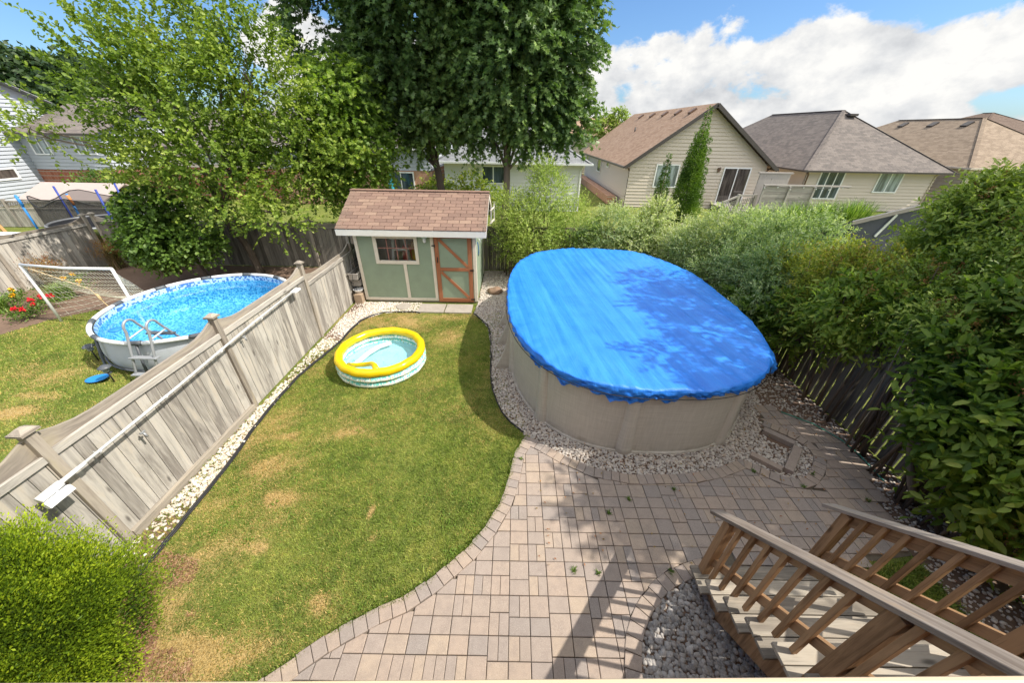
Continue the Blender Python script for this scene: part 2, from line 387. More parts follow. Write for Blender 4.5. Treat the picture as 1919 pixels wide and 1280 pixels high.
def lawnm(name, blade):
    m, n = new_mat(name); pos = n('ShaderNodeNewGeometry').outputs['Position']
    dry = n('ShaderNodeAttribute', dict(attribute_name='dry')).outputs['Fac']
    a = n.noise(pos, 1.6, 4, .6); b = n.noise(pos, 9, 4, .65); c3 = n.noise(n.vmap(pos, (1, .5, 1)), 90, 3, .7)
    g = n.ramp(n.smap(n.math('ADD', n.math('MULTIPLY', a, .5), n.math('MULTIPLY', b, .5)), .32, .66), [(0, GREEN[0]), (.5, GREEN[1]), (1, GREEN[2])])
    s = n.mix(b, STRAW[0], STRAW[1])
    if blade:
        rn = n('ShaderNodeAttribute', dict(attribute_name='rnd')).outputs['Fac']
        d = n.smap(n.math('ADD', dry, n.math('MULTIPLY', n.math('SUBTRACT', rn, .5), .9)), .32, .68)
        col = n.mix(d, g, s); col = n.mix(1.0, col, n.ramp(rn, [(0, (.7, .7, .7)), (1, (1.35, 1.35, 1.2))]), 'MULTIPLY')
        p = prin(n, col, .6, 0, .3); t = n('ShaderNodeBsdfTranslucent', Color=col)
        mx = n('ShaderNodeMixShader', Fac=.35); n.l.new(p.outputs[0], mx.inputs[1]); n.l.new(t.outputs[0], mx.inputs[2])
        o = n('ShaderNodeOutputMaterial'); n.l.new(mx.outputs[0], o.inputs[0])
    else:
        d = n.smap(n.math('ADD', dry, n.math('MULTIPLY', n.math('SUBTRACT', c3, .5), .8)), .25, .7)
        col = n.mix(d, n.mix(.45, g, (.09, .075, .035)), s); col = n.mix(n.smap(c3, .6, .35, 0, .6), col, (.05, .05, .018))
        finish(n, prin(n, col, .95, 0, .1), c3, .7, .03)
    return m
M['lawn'] = lawnm('lawn_turf', False); M['blade'] = lawnm('lawn_blades', True)
def tarpm():
    m, n = new_mat('blue_tarpaulin'); pos = n('ShaderNodeNewGeometry').outputs['Position']
    v = n.vmap(pos, (1, 1, 1), rot=(0, 0, R(-8)))
    s1 = n.noise(n.vmap(v, (7, .35, 1)), 1.0, 5, .6, dist=.4); s2 = n.noise(n.vmap(v, (30, 1.2, 1)), 1.0, 3, .6)
    s3 = n.noise(pos, 2.2, 4, .6); wv = n.noise(n.vmap(pos, (160, 160, 160)), 1.0, 1); cr = n.noise(pos, 14, 4, .7, dist=1.2)
    f = n.smap(n.math('ADD', n.math('MULTIPLY', s1, .6), n.math('MULTIPLY', s3, .4)), .32, .66)
    c = n.mix(f, (.010, .165, .70), (.028, .24, .84)); c = n.mix(n.smap(s2, .5, .75, 0, .3), c, (.06, .30, .88))
    c = n.mix(n.smap(cr, .66, .78, 0, .2), c, (.15, .42, .9))
    h = n.math('ADD', n.math('ADD', n.math('MULTIPLY', s1, 1.2), n.math('MULTIPLY', s2, .35)), n.math('ADD', n.math('MULTIPLY', cr, .45), n.math('MULTIPLY', wv, .05)))
    finish(n, prin(n, c, n.math('ADD', .36, n.math('MULTIPLY', cr, .2)), 0, .5), h, .5, .03); return m
M['tarp'] = tarpm()
def linenm():
    m, n = new_mat('taupe_linen_panel'); pos = n('ShaderNodeNewGeometry').outputs['Position']
    a = n.noise(n.vmap(pos, (60, 60, 3)), 1.0, 3, .6); b = n.noise(n.vmap(pos, (3, 3, 90)), 1.0, 2, .6); g = n.noise(pos, 2, 4)
    f = n.math('ADD', n.math('MULTIPLY', a, .5), n.math('MULTIPLY', b, .5))
    c = n.mix(n.smap(f, .3, .7), (.48, .445, .39), (.60, .56, .50))
    sep = n('ShaderNodeSeparateXYZ', Vector=pos)
    spl = n.smap(n.math('ADD', sep.outputs[2], n.math('MULTIPLY', n.math('SUBTRACT', n.noise(pos, 6, 4), .5), .5)), .16, -.05, 0, .5)
    c = n.mix(spl, c, (.25, .21, .165))
    finish(n, prin(n, c, .5, 0, .35), f, .12, .004); return m
M['linen'] = linenm()
def linerm():
    m, n = new_mat('blue_mosaic_liner'); pos = n('ShaderNodeNewGeometry').outputs['Position']
    v = n('ShaderNodeTexVoronoi', dict(distance='CHEBYCHEV'), Vector=pos, Scale=24.0, Randomness=.6)
    cell = n('ShaderNodeSeparateXYZ', Vector=v.outputs['Color']).outputs[0]
    c = n.ramp(cell, [(0, (.03, .2, .40)), (.35, (.06, .31, .53)), (.65, (.12, .40, .61)), (1, (.3, .58, .72))])
    c = n.mix(n.smap(v.outputs['Distance'], .42, .5, 0, .6), c, (.5, .8, .92))
    z = n('ShaderNodeSeparateXYZ', Vector=pos).outputs[2]
    band = n.smap(z, .615, .63); dots = n.mix(n.math('GREATER_THAN', cell, .45), (.06, .17, .45), (.42, .6, .78))
    c = n.mix(band, c, dots)
    finish(n, prin(n, c, .4, 0, .4)); return m
M['liner'] = linerm()
def waterm():
    m, n = new_mat('pool_water'); pos = n('ShaderNodeNewGeometry').outputs['Position']
    h = n.math('ADD', n.noise(pos, 5, 3), n.math('MULTIPLY', n.noise(pos, 18, 2), .4)); b = n('ShaderNodeBump', Strength=.12, Distance=.03, Height=h)
    t = n('ShaderNodeBsdfTransparent', Color=(.62, .88, 1.0)); g = n('ShaderNodeBsdfGlossy', Color=(1, 1, 1), Roughness=.02)
    n.l.new(b.outputs[0], g.inputs['Normal'])
    fr = n('ShaderNodeFresnel', IOR=1.33); n.l.new(b.outputs[0], fr.inputs['Normal'])
    mx = n('ShaderNodeMixShader'); n.l.new(fr.outputs[0], mx.inputs[0]); n.l.new(t.outputs[0], mx.inputs[1]); n.l.new(g.outputs[0], mx.inputs[2])
    o = n('ShaderNodeOutputMaterial'); n.l.new(mx.outputs[0], o.inputs[0]); return m
M['water'] = waterm()
def vinyl(name, col, trans=.3):
    m, n = new_mat(name); pos = n('ShaderNodeNewGeometry').outputs['Position']
    p = prin(n, col, .22, 0, .6); t = n('ShaderNodeBsdfTranslucent', Color=col)
    h = n.noise(pos, 16, 3); b = n('ShaderNodeBump', Strength=.25, Distance=.01, Height=h); n.l.new(b.outputs[0], p.inputs['Normal'])
    mx = n('ShaderNodeMixShader', Fac=trans); n.l.new(p.outputs[0], mx.inputs[1]); n.l.new(t.outputs[0], mx.inputs[2])
    o = n('ShaderNodeOutputMaterial'); n.l.new(mx.outputs[0], o.inputs[0]); return m
M['yellow'] = vinyl('yellow_vinyl', (.88, .66, .01))
M['clearw'] = vinyl('milky_vinyl', (.80, .84, .82))
M['kidfloor'] = vinyl('pale_aqua_vinyl', (.80, .84, .78), .1)
def kidm():
    m, n = new_mat('patterned_vinyl'); pos = n('ShaderNodeNewGeometry').outputs['Position']; uv = n('ShaderNodeUVMap').outputs[0]
    z = n('ShaderNodeSeparateXYZ', Vector=pos).outputs[2]
    a = n.noise(n.vmap(pos, (26, 26, 9)), 1.0, 3, .6); v = n('ShaderNodeTexVoronoi', Vector=pos, Scale=26.0); cell = n('ShaderNodeSeparateXYZ', Vector=v.outputs['Color']).outputs[0]
    low = n.math('ABSOLUTE', n.math('SUBTRACT', n.math('FRACT', n.math('DIVIDE', z, .125)), .5))
    f = n.smap(n.math('ADD', n.math('MULTIPLY', low, 1.0), n.math('MULTIPLY', n.math('SUBTRACT', a, .5), 1.5)), .10, .42)
    c = n.mix(f, (.80, .85, .80), (.12, .52, .47))
    c = n.mix(n.math('MULTIPLY', n.smap(v.outputs['Distance'], .4, .25), n.math('GREATER_THAN', cell, .8)), c, (.62, .45, .08))
    c = n.mix(n.math('MULTIPLY', n.smap(v.outputs['Distance'], .35, .2), n.math('LESS_THAN', cell, .12)), c, (.55, .22, .18))
    finish(n, prin(n, c, .25, 0, .5)); return m
M['kidpat'] = kidm()
def netm(name, col, op):
    m, n = new_mat(name); t = n('ShaderNodeBsdfTransparent'); d = n('ShaderNodeBsdfDiffuse', Color=col)
    mx = n('ShaderNodeMixShader', Fac=op); n.l.new(t.outputs[0], mx.inputs[1]); n.l.new(d.outputs[0], mx.inputs[2])
    o = n('ShaderNodeOutputMaterial'); n.l.new(mx.outputs[0], o.inputs[0]); return m
M['net'] = netm('fine_black_net', (.02, .02, .025), .55)
def clearglass():
    m, n = new_mat('clear_shed_glass'); t = n('ShaderNodeBsdfTransparent', Color=(.85, .88, .88)); g = n('ShaderNodeBsdfGlossy', Roughness=.03)
    fr = n('ShaderNodeFresnel', IOR=1.5); mx = n('ShaderNodeMixShader'); n.l.new(fr.outputs[0], mx.inputs[0]); n.l.new(t.outputs[0], mx.inputs[1]); n.l.new(g.outputs[0], mx.inputs[2])
    o = n('ShaderNodeOutputMaterial'); n.l.new(mx.outputs[0], o.inputs[0]); return m
M['clear'] = clearglass()
M['red'] = plain('red_petals', (.62, .015, .03), .6, .2); M['gold'] = plain('yellow_petals', (.8, .48, .02), .6, .15)
M['l_light'] = leafm('light_green_leaves', [(.05, .095, .016), (.13, .21, .03), (.25, .34, .05), (.42, .48, .10)], .4)
M['l_maple'] = leafm('dark_maple_leaves', [(.038, .075, .024), (.085, .155, .045), (.15, .24, .07), (.27, .37, .11)], .3, .42, .4)
M['l_mid'] = leafm('mid_green_leaves', [(.045, .095, .016), (.12, .21, .032), (.21, .32, .05), (.32, .42, .08)], .48)
M['l_round'] = leafm('deep_green_leaves', [(.035, .08, .012), (.08, .15, .022), (.13, .22, .035), (.2, .29, .055)], .3)
M['l_privet'] = leafm('yellow_green_leaves', [(.08, .15, .025), (.19, .28, .05), (.33, .42, .08), (.5, .55, .18)], .35)
M['l_varieg'] = leafm('cream_edged_leaves', [(.12, .2, .07), (.27, .36, .16), (.48, .52, .29), (.68, .68, .46)], .48)
M['l_willow'] = leafm('silvery_green_leaves', [(.08, .15, .06), (.2, .3, .13), (.38, .46, .24), (.6, .64, .42)], .48)
M['l_gold'] = leafm('golden_tip_leaves', [(.09, .16, .022), (.2, .28, .04), (.40, .42, .07), (.54, .36, .10)], .48)
M['l_big'] = leafm('large_dark_leaves', [(.045, .10, .018), (.12, .21, .034), (.22, .32, .05), (.40, .46, .10)], .48)
M['l_cedar'] = leafm('cedar_foliage', [(.022, .05, .006), (.09, .16, .008), (.24, .34, .012), (.42, .5, .03)], .25, .6)
M['l_cedar2'] = leafm('dark_cedar_foliage', [(.03, .075, .010), (.085, .17, .018), (.16, .27, .03), (.25, .37, .045)], .2, .6)
M['l_grass'] = leafm('tall_grass_blades', [(.06, .14, .02), (.14, .26, .04), (.26, .38, .08), (.42, .50, .2)], .35)
M['l_dry'] = leafm('dry_grass_blades', [(.09, .10, .03), (.17, .15, .06), (.27, .2, .11), (.3, .2, .13)], .3)
M['l_far'] = leafm('far_wood_leaves', [(.014, .036, .012), (.026, .056, .017), (.045, .08, .024), (.07, .11, .03)], .2)
M['seed'] = leafm('russet_seed_heads', [(.20, .14, .04), (.34, .22, .06), (.40, .2, .09), (.26, .09, .05)], .3)

# ---------------- foliage ----------------
def unit(a): return a/np.maximum(np.linalg.norm(a, axis=1, keepdims=True), 1e-9)
SHAPES = {
 'kite': (np.array([(0, 0, 0), (.5, .45, .08), (0, 1, 0), (-.5, .45, .08)]), [(0, 1, 2), (0, 2, 3)]),
 'oval': (np.array([(0, 0, 0), (.42, .3, .10), (.38, .7, .08), (0, 1, -.06), (-.38, .7, .08), (-.42, .3, .10), (0, .5, 0)]), [(0, 1, 6), (1, 2, 6), (2, 3, 6), (3, 4, 6), (4, 5, 6), (5, 0, 6)]),
 'maple': (np.array([(0, 0, 0), (.55, .12, 0), (.28, .34, .03), (.52, .68, -.03), (.16, .58, .02), (0, 1, -.06), (-.16, .58, .02), (-.52, .68, -.03), (-.28, .34, .03), (-.55, .12, 0)]),
           [(0, 1, 2), (0, 2, 4), (2, 3, 4), (0, 4, 6), (4, 5, 6), (0, 6, 8), (6, 7, 8), (0, 8, 9)]),
}
def leaves(name, P, D, N, L, Wd, rnd, mat, parent, shape='kite', off=(0, 0, 0)):
    tv, tf = SHAPES[shape]; n = len(P)
    D = unit(D); S = unit(np.cross(D, N)); N2 = np.cross(S, D)
    L = np.broadcast_to(L, n)[:, None, None]; Wd = np.broadcast_to(Wd, n)[:, None, None]
    V = P[:, None, :] + S[:, None, :]*tv[None, :, 0:1]*Wd + D[:, None, :]*tv[None, :, 1:2]*L + N2[:, None, :]*tv[None, :, 2:3]*L
    F = (np.array(tf)[None]+(np.arange(n)*len(tv))[:, None, None]).reshape(-1, 3)
    return np_mesh(name, V.reshape(-1, 3), F, mat, parent, np.repeat(np.clip(rnd, 0, 1), len(tf)), off=off)
def sprigs(blobs, n, length, per, up=.35, droop=.3, shell=(.55, 1.0), seed=1, gap=.25, gscale=1.6, leafL=.08, spread=.9, base=(0, 0), zmin=.03, inner=.12):
    """leafy shoots through a union of balls; returns leaf points, directions, normals, tone"""
    r = np.random.default_rng(seed); B = np.array(blobs, float); w = B[:, 3]**2; w /= w.sum()
    idx = r.choice(len(B), n, p=w); u = unit(r.normal(size=(n, 3)))
    rad = shell[0]+(shell[1]-shell[0])*r.random(n)**.6
    inn = r.random(n) < inner; rad[inn] *= r.random(inn.sum())
    P0 = B[idx, :3]+u*(B[idx, 3]*rad)[:, None]
    # drop shoots that start deep inside another ball, and carve gaps
    keep = sinoise(P0, gscale/np.median(B[:, 3])*1.6, seed+3) > -1+gap*1.4+(r.random(n)-.5)*.5
    keep &= (P0[:, 2] > zmin)
    P0, u, idx = P0[keep], u[keep], idx[keep]; n = len(P0)
    ax = unit(u+np.array([0, 0, up])+r.normal(size=(n, 3))*.35); ln = length*(.5+.8*r.random(n))
    t = np.tile(np.linspace(0.05, 1, per), (n, 1))+r.random((n, per))*.08
    pts = P0[:, None]+ax[:, None]*(t*ln[:, None])[..., None]; pts[..., 2] -= droop*(t**2)*ln[:, None]
    side = unit(np.cross(ax, r.normal(size=(n, 3))))
    sg = np.where(np.arange(per) % 2 == 0, 1, -1)[None, :, None]
    s2 = np.cross(ax, side)
    D = side[:, None]*sg*spread+ax[:, None]*(.45+.5*t[..., None])+r.normal(size=(n, per, 3))*.35
    D[..., 2] -= droop*.5
    N = np.array([0, 0, 1.])+.55*u[:, None]+r.normal(size=(n, per, 3))*.45+0*s2[:, None]
    tone = .42+.2*sinoise(P0, 2.2, seed+9)[:, None]+.16*t+r.normal(size=(n, per))*.15
    P = pts.reshape(-1, 3); ok = P[:, 2] > zmin
    return P[ok], D.reshape(-1, 3)[ok], N.reshape(-1, 3)[ok], tone.ravel()[ok]
def limbs(mb, base, blobs, r0, fork, seed, nsub=3, lean=None, nb=6):
    rr = random.Random(seed); base = Vector(base); fork = [Vector(f) for f in fork]
    path = [base]+fork; m = len(path)
    def smooth(ps, k=4):
        out = []
        for i in range(len(ps)-1):
            a = ps[max(i-1, 0)]; b = ps[i]; c = ps[i+1]; d = ps[min(i+2, len(ps)-1)]
            for j in range(k):
                t = j/k; out.append(.5*((2*b)+(c-a)*t+(2*a-5*b+4*c-d)*t*t+(3*b-a-3*c+d)*t**3))
        out.append(ps[-1]); return out
    tp = smooth(path); radii = [r0*(1-.5*i/(len(tp)-1)) for i in range(len(tp))]; radii[0] *= 1.35
    mb.tube(tp, radii, 10)
    for (x, y, z, rad) in blobs:
        c = Vector((x, y, z)); s = fork[rr.randrange(max(0, len(fork)-2), len(fork))] if len(fork) > 1 else fork[0]
        q = [s, s.lerp(c, .45)+Vector((rr.uniform(-.2, .2)*rad, rr.uniform(-.2, .2)*rad, .18*rad)), c]
        q = smooth(q); ra = r0*.36; mb.tube(q, [ra*(1-.75*i/(len(q)-1)) for i in range(len(q))], nb, cap=False)
        for k in range(nsub):
            a = q[rr.randrange(len(q)//2, len(q))]; d = Vector((rr.gauss(0, 1), rr.gauss(0, 1), rr.gauss(.5, .8))).normalized()*rad*rr.uniform(.6, .95)
            e = c+d; mb.tube([a, a.lerp(e, .5)+Vector((0, 0, .06*rad)), e], [ra*.4, ra*.25, ra*.08], 4, cap=False)
def plant(name, label, cat, base, blobs, mat, seed, n, length, per, L, Wd, shape='kite', trunk=None, r0=.1, fork=None, bark='bark', group=None, stems=0, trunkname='trunk', nsub=3, tips=0, **kw):
    root = thing(name, label, cat, base, group); off = base
    mb = MB(off)
    if fork is not None: limbs(mb, base, blobs, r0, fork, seed, nsub)
    rr = random.Random(seed)
    for k in range(stems):
        b = blobs[rr.randrange(len(blobs))]; a = Vector((b[0]+rr.gauss(0, .3)*b[3], b[1]+rr.gauss(0, .3)*b[3], 0)); e = Vector(b[:3])+Vector((rr.gauss(0, .45), rr.gauss(0, .45), rr.uniform(.2, .8)))*b[3]
        mb.tube([a, a.lerp(e, .5)+Vector((rr.gauss(0, .08), rr.gauss(0, .08), 0)), e], [.022, .014, .005], 5)
    if mb.v: mb.build(trunkname if fork is not None else 'stem', M[bark], root)
    P, D, N, T = sprigs(blobs, n, length, per, seed=seed, **kw)
    rg = np.random.default_rng(seed+50); sc = .7+.6*rg.random(len(P))
    leaves('crown' if fork is not None else 'foliage', P, D, N, L*sc, Wd*sc, T, M[mat], root, shape, off)
    if tips:
        B = np.array(blobs); ix = rg.integers(0, len(B), tips); u = unit(rg.normal(size=(tips, 3))+[-.2, -.3, .9]); c = B[ix, :3]+u*B[ix, 3:4]*(.95+.25*rg.random((tips, 1)))
        Q = np.repeat(c, 34, 0); t = rg.random(len(Q)); Q = Q+rg.normal(size=Q.shape)*[.035, .035, .02]*(1.3-t[:, None])+np.stack([t*0, t*0, t*.16], 1)
        leaves('flower_heads', Q, rg.normal(size=Q.shape)+[0, 0, .8], rg.normal(size=Q.shape), .028, .014, np.repeat(rg.random(tips), 34)*.7+.3*rg.random(len(Q)), M['seed'], root, 'kite', off)
    return root
def blade_clump(name, label, cat, base, n, h, spread, mat, seed, width=.012, group=None, arch=.6, seeds=False):
    root = thing(name, label, cat, base, group); r = np.random.default_rng(seed); k = 5
    a = r.random(n)*6.283; hh = h*(.6+.5*r.random(n)); out = spread*(.25+r.random(n)); p0 = r.normal(size=(n, 2))*spread*.22
    t = np.linspace(0, 1, k); V = np.zeros((n, k, 2, 3)); w = width*(1-t)**.7
    for i in range(k):
        x = p0[:, 0]+np.cos(a)*out*t[i]**2; y = p0[:, 1]+np.sin(a)*out*t[i]**2; z = hh*(t[i]-arch*.5*t[i]**3)
        for j, s in enumerate((-1, 1)):
            V[:, i, j, 0] = x-np.sin(a)*w[i]*s; V[:, i, j, 1] = y+np.cos(a)*w[i]*s; V[:, i, j, 2] = z
    F = np.array([[(2*i, 2*i+1, 2*i+3), (2*i, 2*i+3, 2*i+2)] for i in range(k-1)]).reshape(-1, 3)
    F = (F[None]+(np.arange(n)*2*k)[:, None, None]).reshape(-1, 3)
    np_mesh('blades', V.reshape(-1, 3), F, M[mat], root, np.repeat(np.clip(.5+.3*r.normal(size=n), 0, 1), 2*(k-1)))
    if seeds:
        m = n//3; P = np.stack([p0[:m, 0]+np.cos(a[:m])*out[:m]*.8, p0[:m, 1]+np.sin(a[:m])*out[:m]*.8, hh[:m]*.85], 1)
        P = np.repeat(P, 7, 0)+r.normal(size=(m*7, 3))*[.03, .03, .09]; D = r.normal(size=P.shape)*.3+[0, 0, 1]
        leaves('seed_heads', P, D, r.normal(size=P.shape), .07, .016, r.random(len(P)), M['seed'], root)
    return root
# ---------------- ground, lawns, beds ----------------
EDGE_L = [(-2.95, .45), (-2.55, .8), (-2.18, 1.11), (-1.74, 1.44), (-1.39, 1.64), (-1.09, 1.77), (-.84, 1.95), (-.52, 2.25), (-.29, 2.55), (-.1, 2.92), (0, 3.35), (.07, 3.74), (.25, 4.08)]
ARC_P = [(.25, 4.08), (.54, 3.91), (.85, 3.68), (1.22, 3.47), (1.75, 3.36), (2.22, 3.37), (2.71, 3.41), (3.16, 3.53), (3.52, 3.68), (3.69, 3.60), (3.92, 3.41), (4.08, 3.35), (4.22, 3.33), (4.53, 3.54), (4.71, 3.75), (4.75, 3.93), (4.62, 4.15), (4.31, 4.42)]
CIRC = [(2.3, 2.05), (2.1, 2.0), (1.88, 1.92), (1.7, 1.81), (1.53, 1.67), (1.42, 1.55), (1.33, 1.4), (1.26, 1.2), (1.22, 1.0), (1.2, .75), (1.2, .4), (1.2, .1)]
PATIO = EDGE_L + ARC_P[1:] + [(4.61, 4.95), (5.0, 4.78), (5.3, 4.45), (5.48, 3.8), (5.25, 3.3), (5.02, 2.86), (4.85, 2.3), (3.5, 2.12)] + CIRC + [(-2.95, .1)]
HOSE_L = [(-4.05, 1.2), (-4.09, 2.04), (-4.11, 2.61), (-4.15, 3.44), (-4.24, 4.2), (-4.27, 5.0), (-4.24, 5.7), (-4.1, 6.39), (-4.0, 6.96), (-3.98, 7.5), (-3.88, 8.05), (-3.5, 8.42), (-3.1, 8.5), (-2.63, 8.5), (-2.5, 8.46)]
HOSE_R = [(-1.05, 8.48), (-.8, 8.1), (-.61, 7.73), (-.5, 7.0), (-.45, 6.2), (-.42, 5.7), (-.34, 5.2), (-.12, 4.57), (.22, 4.16)]
LAWN = HOSE_L + HOSE_R + EDGE_L[::-1][1:] + [(-4.05, .3)]
def inside(poly, X, Y):
    c = np.zeros(len(X), bool); n = len(poly)
    for i in range(n):
        x1, y1 = poly[i]; x2, y2 = poly[(i+1) % n]
        if y1 == y2: continue
        k = ((y1 > Y) != (y2 > Y)) & (X < (x2-x1)*(Y-y1)/(y2-y1)+x1); c ^= k
    return c
def seg_dist(poly, X, Y, closed=False):
    d = np.full(len(X), 1e9)
    for i in range(len(poly)-(0 if closed else 1)):
        a = np.array(poly[i]); b = np.array(poly[(i+1) % len(poly)]); v = b-a; L = v@v+1e-12
        t = np.clip(((X-a[0])*v[0]+(Y-a[1])*v[1])/L, 0, 1); d = np.minimum(d, np.hypot(X-a[0]-t*v[0], Y-a[1]-t*v[1]))
    return d
DRY = [(-3.64, 3.96, .22, .1, 1), (-3.55, 3.45, .3, .16, .75), (-3.6, 2.05, .22, .35, .85), (-3.39, 2.35, .3, .3, .5), (-3.05, 1.27, .5, .12, 1), (-2.7, 1.35, .25, .08, .6), (-3.02, 2.28, .12, .07, 1),
       (-3.09, 2.9, .09, .12, 1.1), (-1.74, 2.66, .04, .09, .8), (-1.6, 2.45, .07, .05, 1), (-1.95, 1.71, .12, .06, .7), (-2.67, 4.06, .3, .07, .7), (-3.8, 1.6, .3, .5, .7), (-1.42, 7.3, .3, .3, .5),
       (-3.1, 8.05, .8, .35, .75), (-1.6, 8.3, .6, .15, .65), (-8.58, 4.41, .35, .12, 1), (-8.6, 4.85, .3, .1, .8), (-9.8, 4.6, .3, .1, 1), (-9.2, 5.4, .6, .3, .45), (-4.0, 5.0, .35, 2.6, .42), (-3.6, 6.6, .4, .6, .45), (-8.5, 6.8, .9, .6, .25)]
def dryness(X, Y):
    P = np.stack([X, Y], 1); wob = sinoise(P, 5.5, 4)*.09; wob2 = sinoise(P, 6.2, 5)*.09; d = np.zeros(len(X))
    for (x, y, sx, sy, a) in DRY:
        d = np.maximum(d, a*np.exp(-.5*(((X+wob-x)/sx)**2+((Y+wob2-y)/sy)**2)))
    return np.clip(d*(.62+.2*sinoise(P, 9, 15)+.14*sinoise(P, 27, 16))+.13*sinoise(P, 1.5, 11)+.11*sinoise(P, 5, 12)+.08*sinoise(P, 19, 13)+.17, 0, 1)
def sheet(name, x0, x1, y0, y1, z, step, mat, kind='structure'):
    nx, ny = max(2, int((x1-x0)/step)+1), max(2, int((y1-y0)/step)+1)
    X, Y = np.meshgrid(np.linspace(x0, x1, nx), np.linspace(y0, y1, ny)); X, Y = X.ravel(), Y.ravel()
    V = np.stack([X, Y, np.full(len(X), z)+.004*sinoise(np.stack([X, Y], 1), 3, 2)*(step < .2)], 1)
    i = np.arange(nx-1)[None]+nx*np.arange(ny-1)[:, None]; i = i.ravel(); F = np.stack([i, i+1, i+1+nx, i+nx], 1)
    return tag(np_mesh(name, V, F, mat, None, smooth=True, extra=dict(dry=dryness(X, Y))), kind=kind)
sheet('ground', -500, 500, -60, 900, -.03, 12, M['lawn'])
sheet('lawn', -4.6, 5.76, -1, 12, 0, .05, M['lawn'])
sheet('neighbour_lawn', -14.4, -4.56, 1, 12, 0, .07, M['lawn'])
def flat(name, poly, z, mat):
    mb = MB(); mb.poly([(x, y, z) for x, y in poly]); o = mb.build(name, mat); return tag(o, kind='structure')
def blades(name, label, poly, n, h, seed, w=.006, excl=None):
    r = np.random.default_rng(seed); xs, ys = zip(*poly); X = r.uniform(min(xs), max(xs), n*2); Y = r.uniform(min(ys), max(ys), n*2)
    k = inside(poly, X, Y)
    for e in (excl or []): k &= ~inside(e, X, Y)
    X, Y = X[k][:n], Y[k][:n]; n = len(X); d = dryness(X, Y); a = r.random(n)*6.283; hh = h*(.5+r.random(n))*(1-.55*np.clip(d, 0, 1)); lean = hh*r.normal(0, .75, n)
    dx, dy = np.cos(a), np.sin(a); b = r.random(n)*6.283
    V = np.zeros((n, 3, 3)); V[:, 0] = np.stack([X-dx*w, Y-dy*w, np.zeros(n)], 1); V[:, 1] = np.stack([X+dx*w, Y+dy*w, np.zeros(n)], 1)
    V[:, 2] = np.stack([X+np.cos(b)*lean, Y+np.sin(b)*lean, hh], 1)
    o = np_mesh(name, V.reshape(-1, 3), np.arange(n*3).reshape(-1, 3), M['blade'], None, r.random(n), extra=dict(dry=np.repeat(d, 3)))
    return tag(o, label, 'grass', kind='stuff')
blades('lawn_grass', 'mown green and straw coloured grass of the near lawn', LAWN, 230000, .026, 21, .0052)
POOL_C, POOL_A, POOL_B, POOL_N = (2.2, 7.0), 2.3, 3.3, 2.6
def oval(t, k=1.0, a=POOL_A, b=POOL_B, n=POOL_N, c=POOL_C):
    ct, st = math.cos(t), math.sin(t); r = (abs(ct)**n+abs(st)**n)**(-1/n)
    return c[0]+a*k*r*ct, c[1]+b*k*r*st
POOL_POLY = [oval(2*math.pi*i/90, .975) for i in range(90)]
RND_C = (-7.22, 7.35); RND_R = 1.83
RND_POLY = [(RND_C[0]+1.8*math.cos(a/36*6.283), RND_C[1]+1.8*math.sin(a/36*6.283)) for a in range(36)]
SOIL_W = [(-14.3, 5.2), (-12.6, 6.3), (-11.98, 6.95), (-11.7, 7.7), (-11.1, 8.31), (-10.0, 9.2), (-8.6, 9.5), (-7, 9.6), (-5.6, 9.9), (-4.62, 10.4), (-4.62, 11.95), (-14.0, 11.95), (-14.4, 9)]
NLAWN = [(-13.5, 2.2), (-4.7, 2.2), (-4.7, 9.9), (-5.6, 9.9), (-7, 9.6), (-8.6, 9.5), (-10, 9.2), (-11.1, 8.31), (-11.7, 7.7), (-11.98, 6.95), (-12.6, 6.3), (-14.3, 5.2), (-14.3, 3)]
blades('neighbour_lawn_grass', 'dry green grass of the lawn left of the fence', NLAWN, 110000, .036, 22, .008, [RND_POLY])
SIDE_G = [(3.3, .2), (4.9, .2), (4.85, 2.25), (3.5, 2.1), (2.95, 2.05)]
blades('side_grass', 'grass growing in the shade right of the stairs', SIDE_G, 14000, .06, 23, .007)
flat('flower_bed', SOIL_W, .006, M['soil'])
flat('bare_soil', [(-3.9, .5), (-3.35, .7), (-3.25, 1.1), (-3.4, 1.4), (-3.65, 1.6), (-3.8, 1.85), (-4.1, 2.0), (-4.4, 1.5), (-4.4, .5)], .007, plain('reddish_mulch', (.24, .13, .08), .95, .4, 25, bump=.8))
flat('joint_bed', PATIO, .006, M['joint'])
STRIP = [(-4.48, 1.0), (-4.05, 1.2)]+HOSE_L[1:]+[(-2.6, 9.15), (-4.3, 9.15), (-4.48, 9.6)]
AROUND = [(-1.0, 9.1), (-1.05, 8.48)]+HOSE_R[1:]+[(.25, 4.08)]+ARC_P[1:]+[(4.61, 4.95), (4.95, 6), (5.7, 9), (5.7, 11.9), (-1.0, 11.9)]
RIGHT_BED = [(4.61, 4.95), (5.0, 4.78), (5.3, 4.45), (5.48, 3.8), (5.25, 3.3), (5.02, 2.86), (4.85, 2.3), (4.8, 1.0), (5.7, 1.0), (5.7, 9), (4.95, 6)]
CIRC_BED = CIRC+[(2.9, .1), (2.9, 2.04)]
flat('pebble_strip_soil', STRIP, .005, M['soil']); flat('pool_bed_soil', AROUND, .0055, M['soil'])
flat('side_bed_soil', RIGHT_BED, .009, M['soil']); flat('stair_bed_soil', CIRC_BED, .010, M['soil'])

